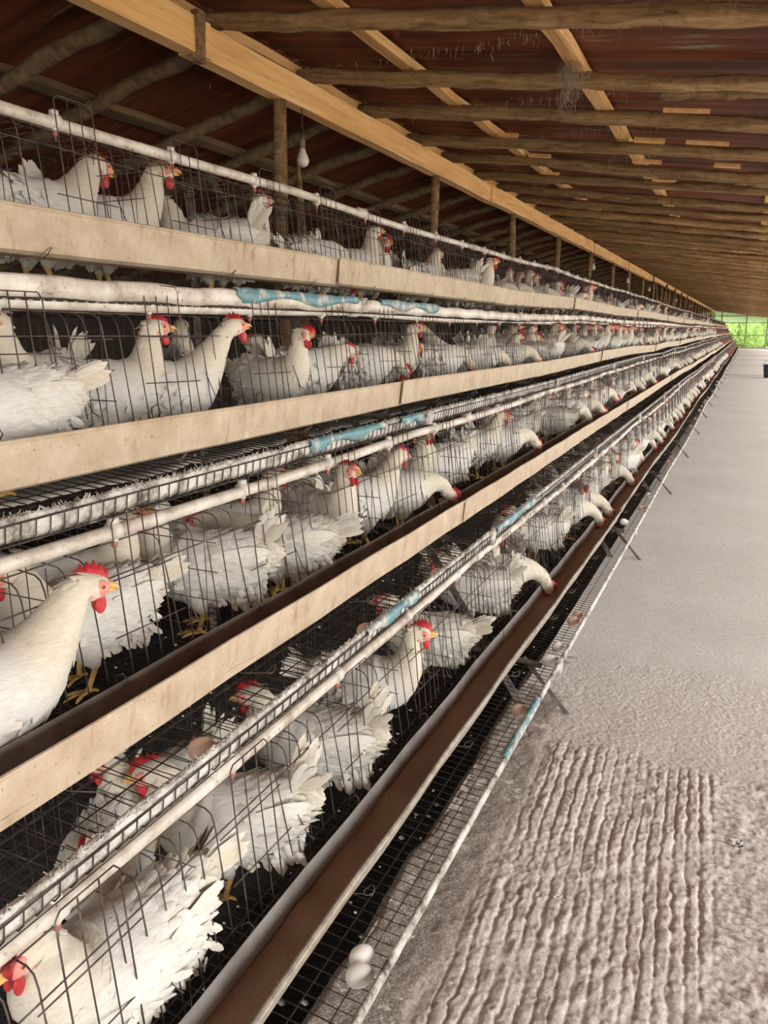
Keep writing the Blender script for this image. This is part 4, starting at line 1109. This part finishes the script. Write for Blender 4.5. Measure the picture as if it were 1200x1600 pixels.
def tuft(x, y, n, s, lab, dark=True):
    rs = np.random.RandomState(int(abs(x * 1000))); t = empty('feather_tuft', (x, y, .012)); tag(t, lab, 'feather tuft')
    mb = MB()
    for _ in range(n):
        d = rs.normal(0, 1, 3); d[2] = abs(d[2]) * .5; feather(mb, np.zeros(3) + rs.normal(0, s * .25, 3) * (1, 1, .2), d, (0, 0, 1), s * rs.uniform(.5, 1), s * .35, 0, 0.0, .2)
    link('down', mb.mesh('down', [M_FLUFF]), t)
    if dark:
        mb = MB()
        for _ in range(30): p = rs.normal(0, s * .5, 3) * (1, 1, .15); mb.ell(p, (s * .1, s * .08, s * .05), u=5, v=4)
        link('dirt_crumbs', mb.mesh('dirt_crumbs', [M_PIT]), t)
tuft(.105, 2.13, 12, .03, 'tuft of white down and dark dirt on the raked concrete at right')
tuft(-.292, 1.71, 8, .022, 'small white fluff on the raked concrete left of centre', False)
tuft(-.49, 2.44, 6, .02, 'tiny white feather near the lowest rack edge by the smooth concrete', False)
tuft(-.60, 1.80, 6, .02, 'white feather lying on the gravel under the lowest rack', False)

# bucket on the aisle
t = empty('bucket', (.70, 26.2, 0)); tag(t, 'dark blue bucket standing on the distant aisle at right edge', 'bucket')
m = MB(); m.tube([(0, 0, 0), (0, 0, .02), (0, 0, .38), (0, 0, .40)], [.15, .155, .20, .21], 20); link('body', m.mesh('bucket_body', [M_BUCKET]), t)
m = MB(); m.tube([(.20 * math.cos(a), 0, .39 + .16 * math.sin(a)) for a in np.linspace(0, math.pi, 12)], .006, 6); link('handle', m.mesh('bucket_handle', [M_STEEL]), t)

# ------------------------------------------------------------------ far end: green sheets above an opening, foliage outside
m = MB()
xs_ = np.arange(-6.2, 2.9, .05); pr = .012 * np.array([0, 1, 0, -1])[np.arange(len(xs_)) % 4]
V = [(x, 64.2 + p, z) for z in (1.95, 3.1) for x, p in zip(xs_, pr)]; n = len(xs_)
m.add(V, [(j, j + 1, n + j + 1, n + j) for j in range(n - 1)])
tag(link('wall_far', m.mesh('wall_far', [M_GREEN])), kind='structure')
m = MB()
for x in (-6.1, -3.6, -1.9, -.2, 1.2, 2.8): m.box((x, 64.1, 1.4), (.07, .07, 2.8))
for z in (.06, 1.0, 1.9, 2.4): m.box((-1.7, 64.08, z), (9, .05, .06 if z > .5 else .14))
tag(link('trim_2', m.mesh('far_frame', [M_STEEL], False)), kind='structure')
rs = np.random.RandomState(77)
for i in range(9):
    x = -9 + i * 2.3; m = MB()
    m.ell((0, 0, 1.2), (1.3, .8, 1.25), u=14, v=10)
    for _ in range(900):
        c = norm(rs.normal(0, 1, 3)) * rs.uniform(.6, 1) * (1.55, 1.2, 1.5); c[2] += 1.3
        feather(m, c, rs.normal(0, 1, 3), rs.normal(0, 1, 3), rs.uniform(.16, .34), .15, 0, 0.0, .2, (0, .5, 1), (.3, 1, .05))
    m.tube([(0, 0, -.1), (0, 0, 1.2)], .07, 6)
    o = link('green_bush', m.mesh('green_bush', [M_LEAF]), None, (x + R.uniform(-.4, .4), 67.5 + R.uniform(0, 1.0), -.4)); o.scale = (1.28, 1, R.uniform(1.3, 1.7))
    tag(o, 'bright green bush outside the far end, %s from the left' % ORD[i], 'bush', 'bushes beyond the far end')
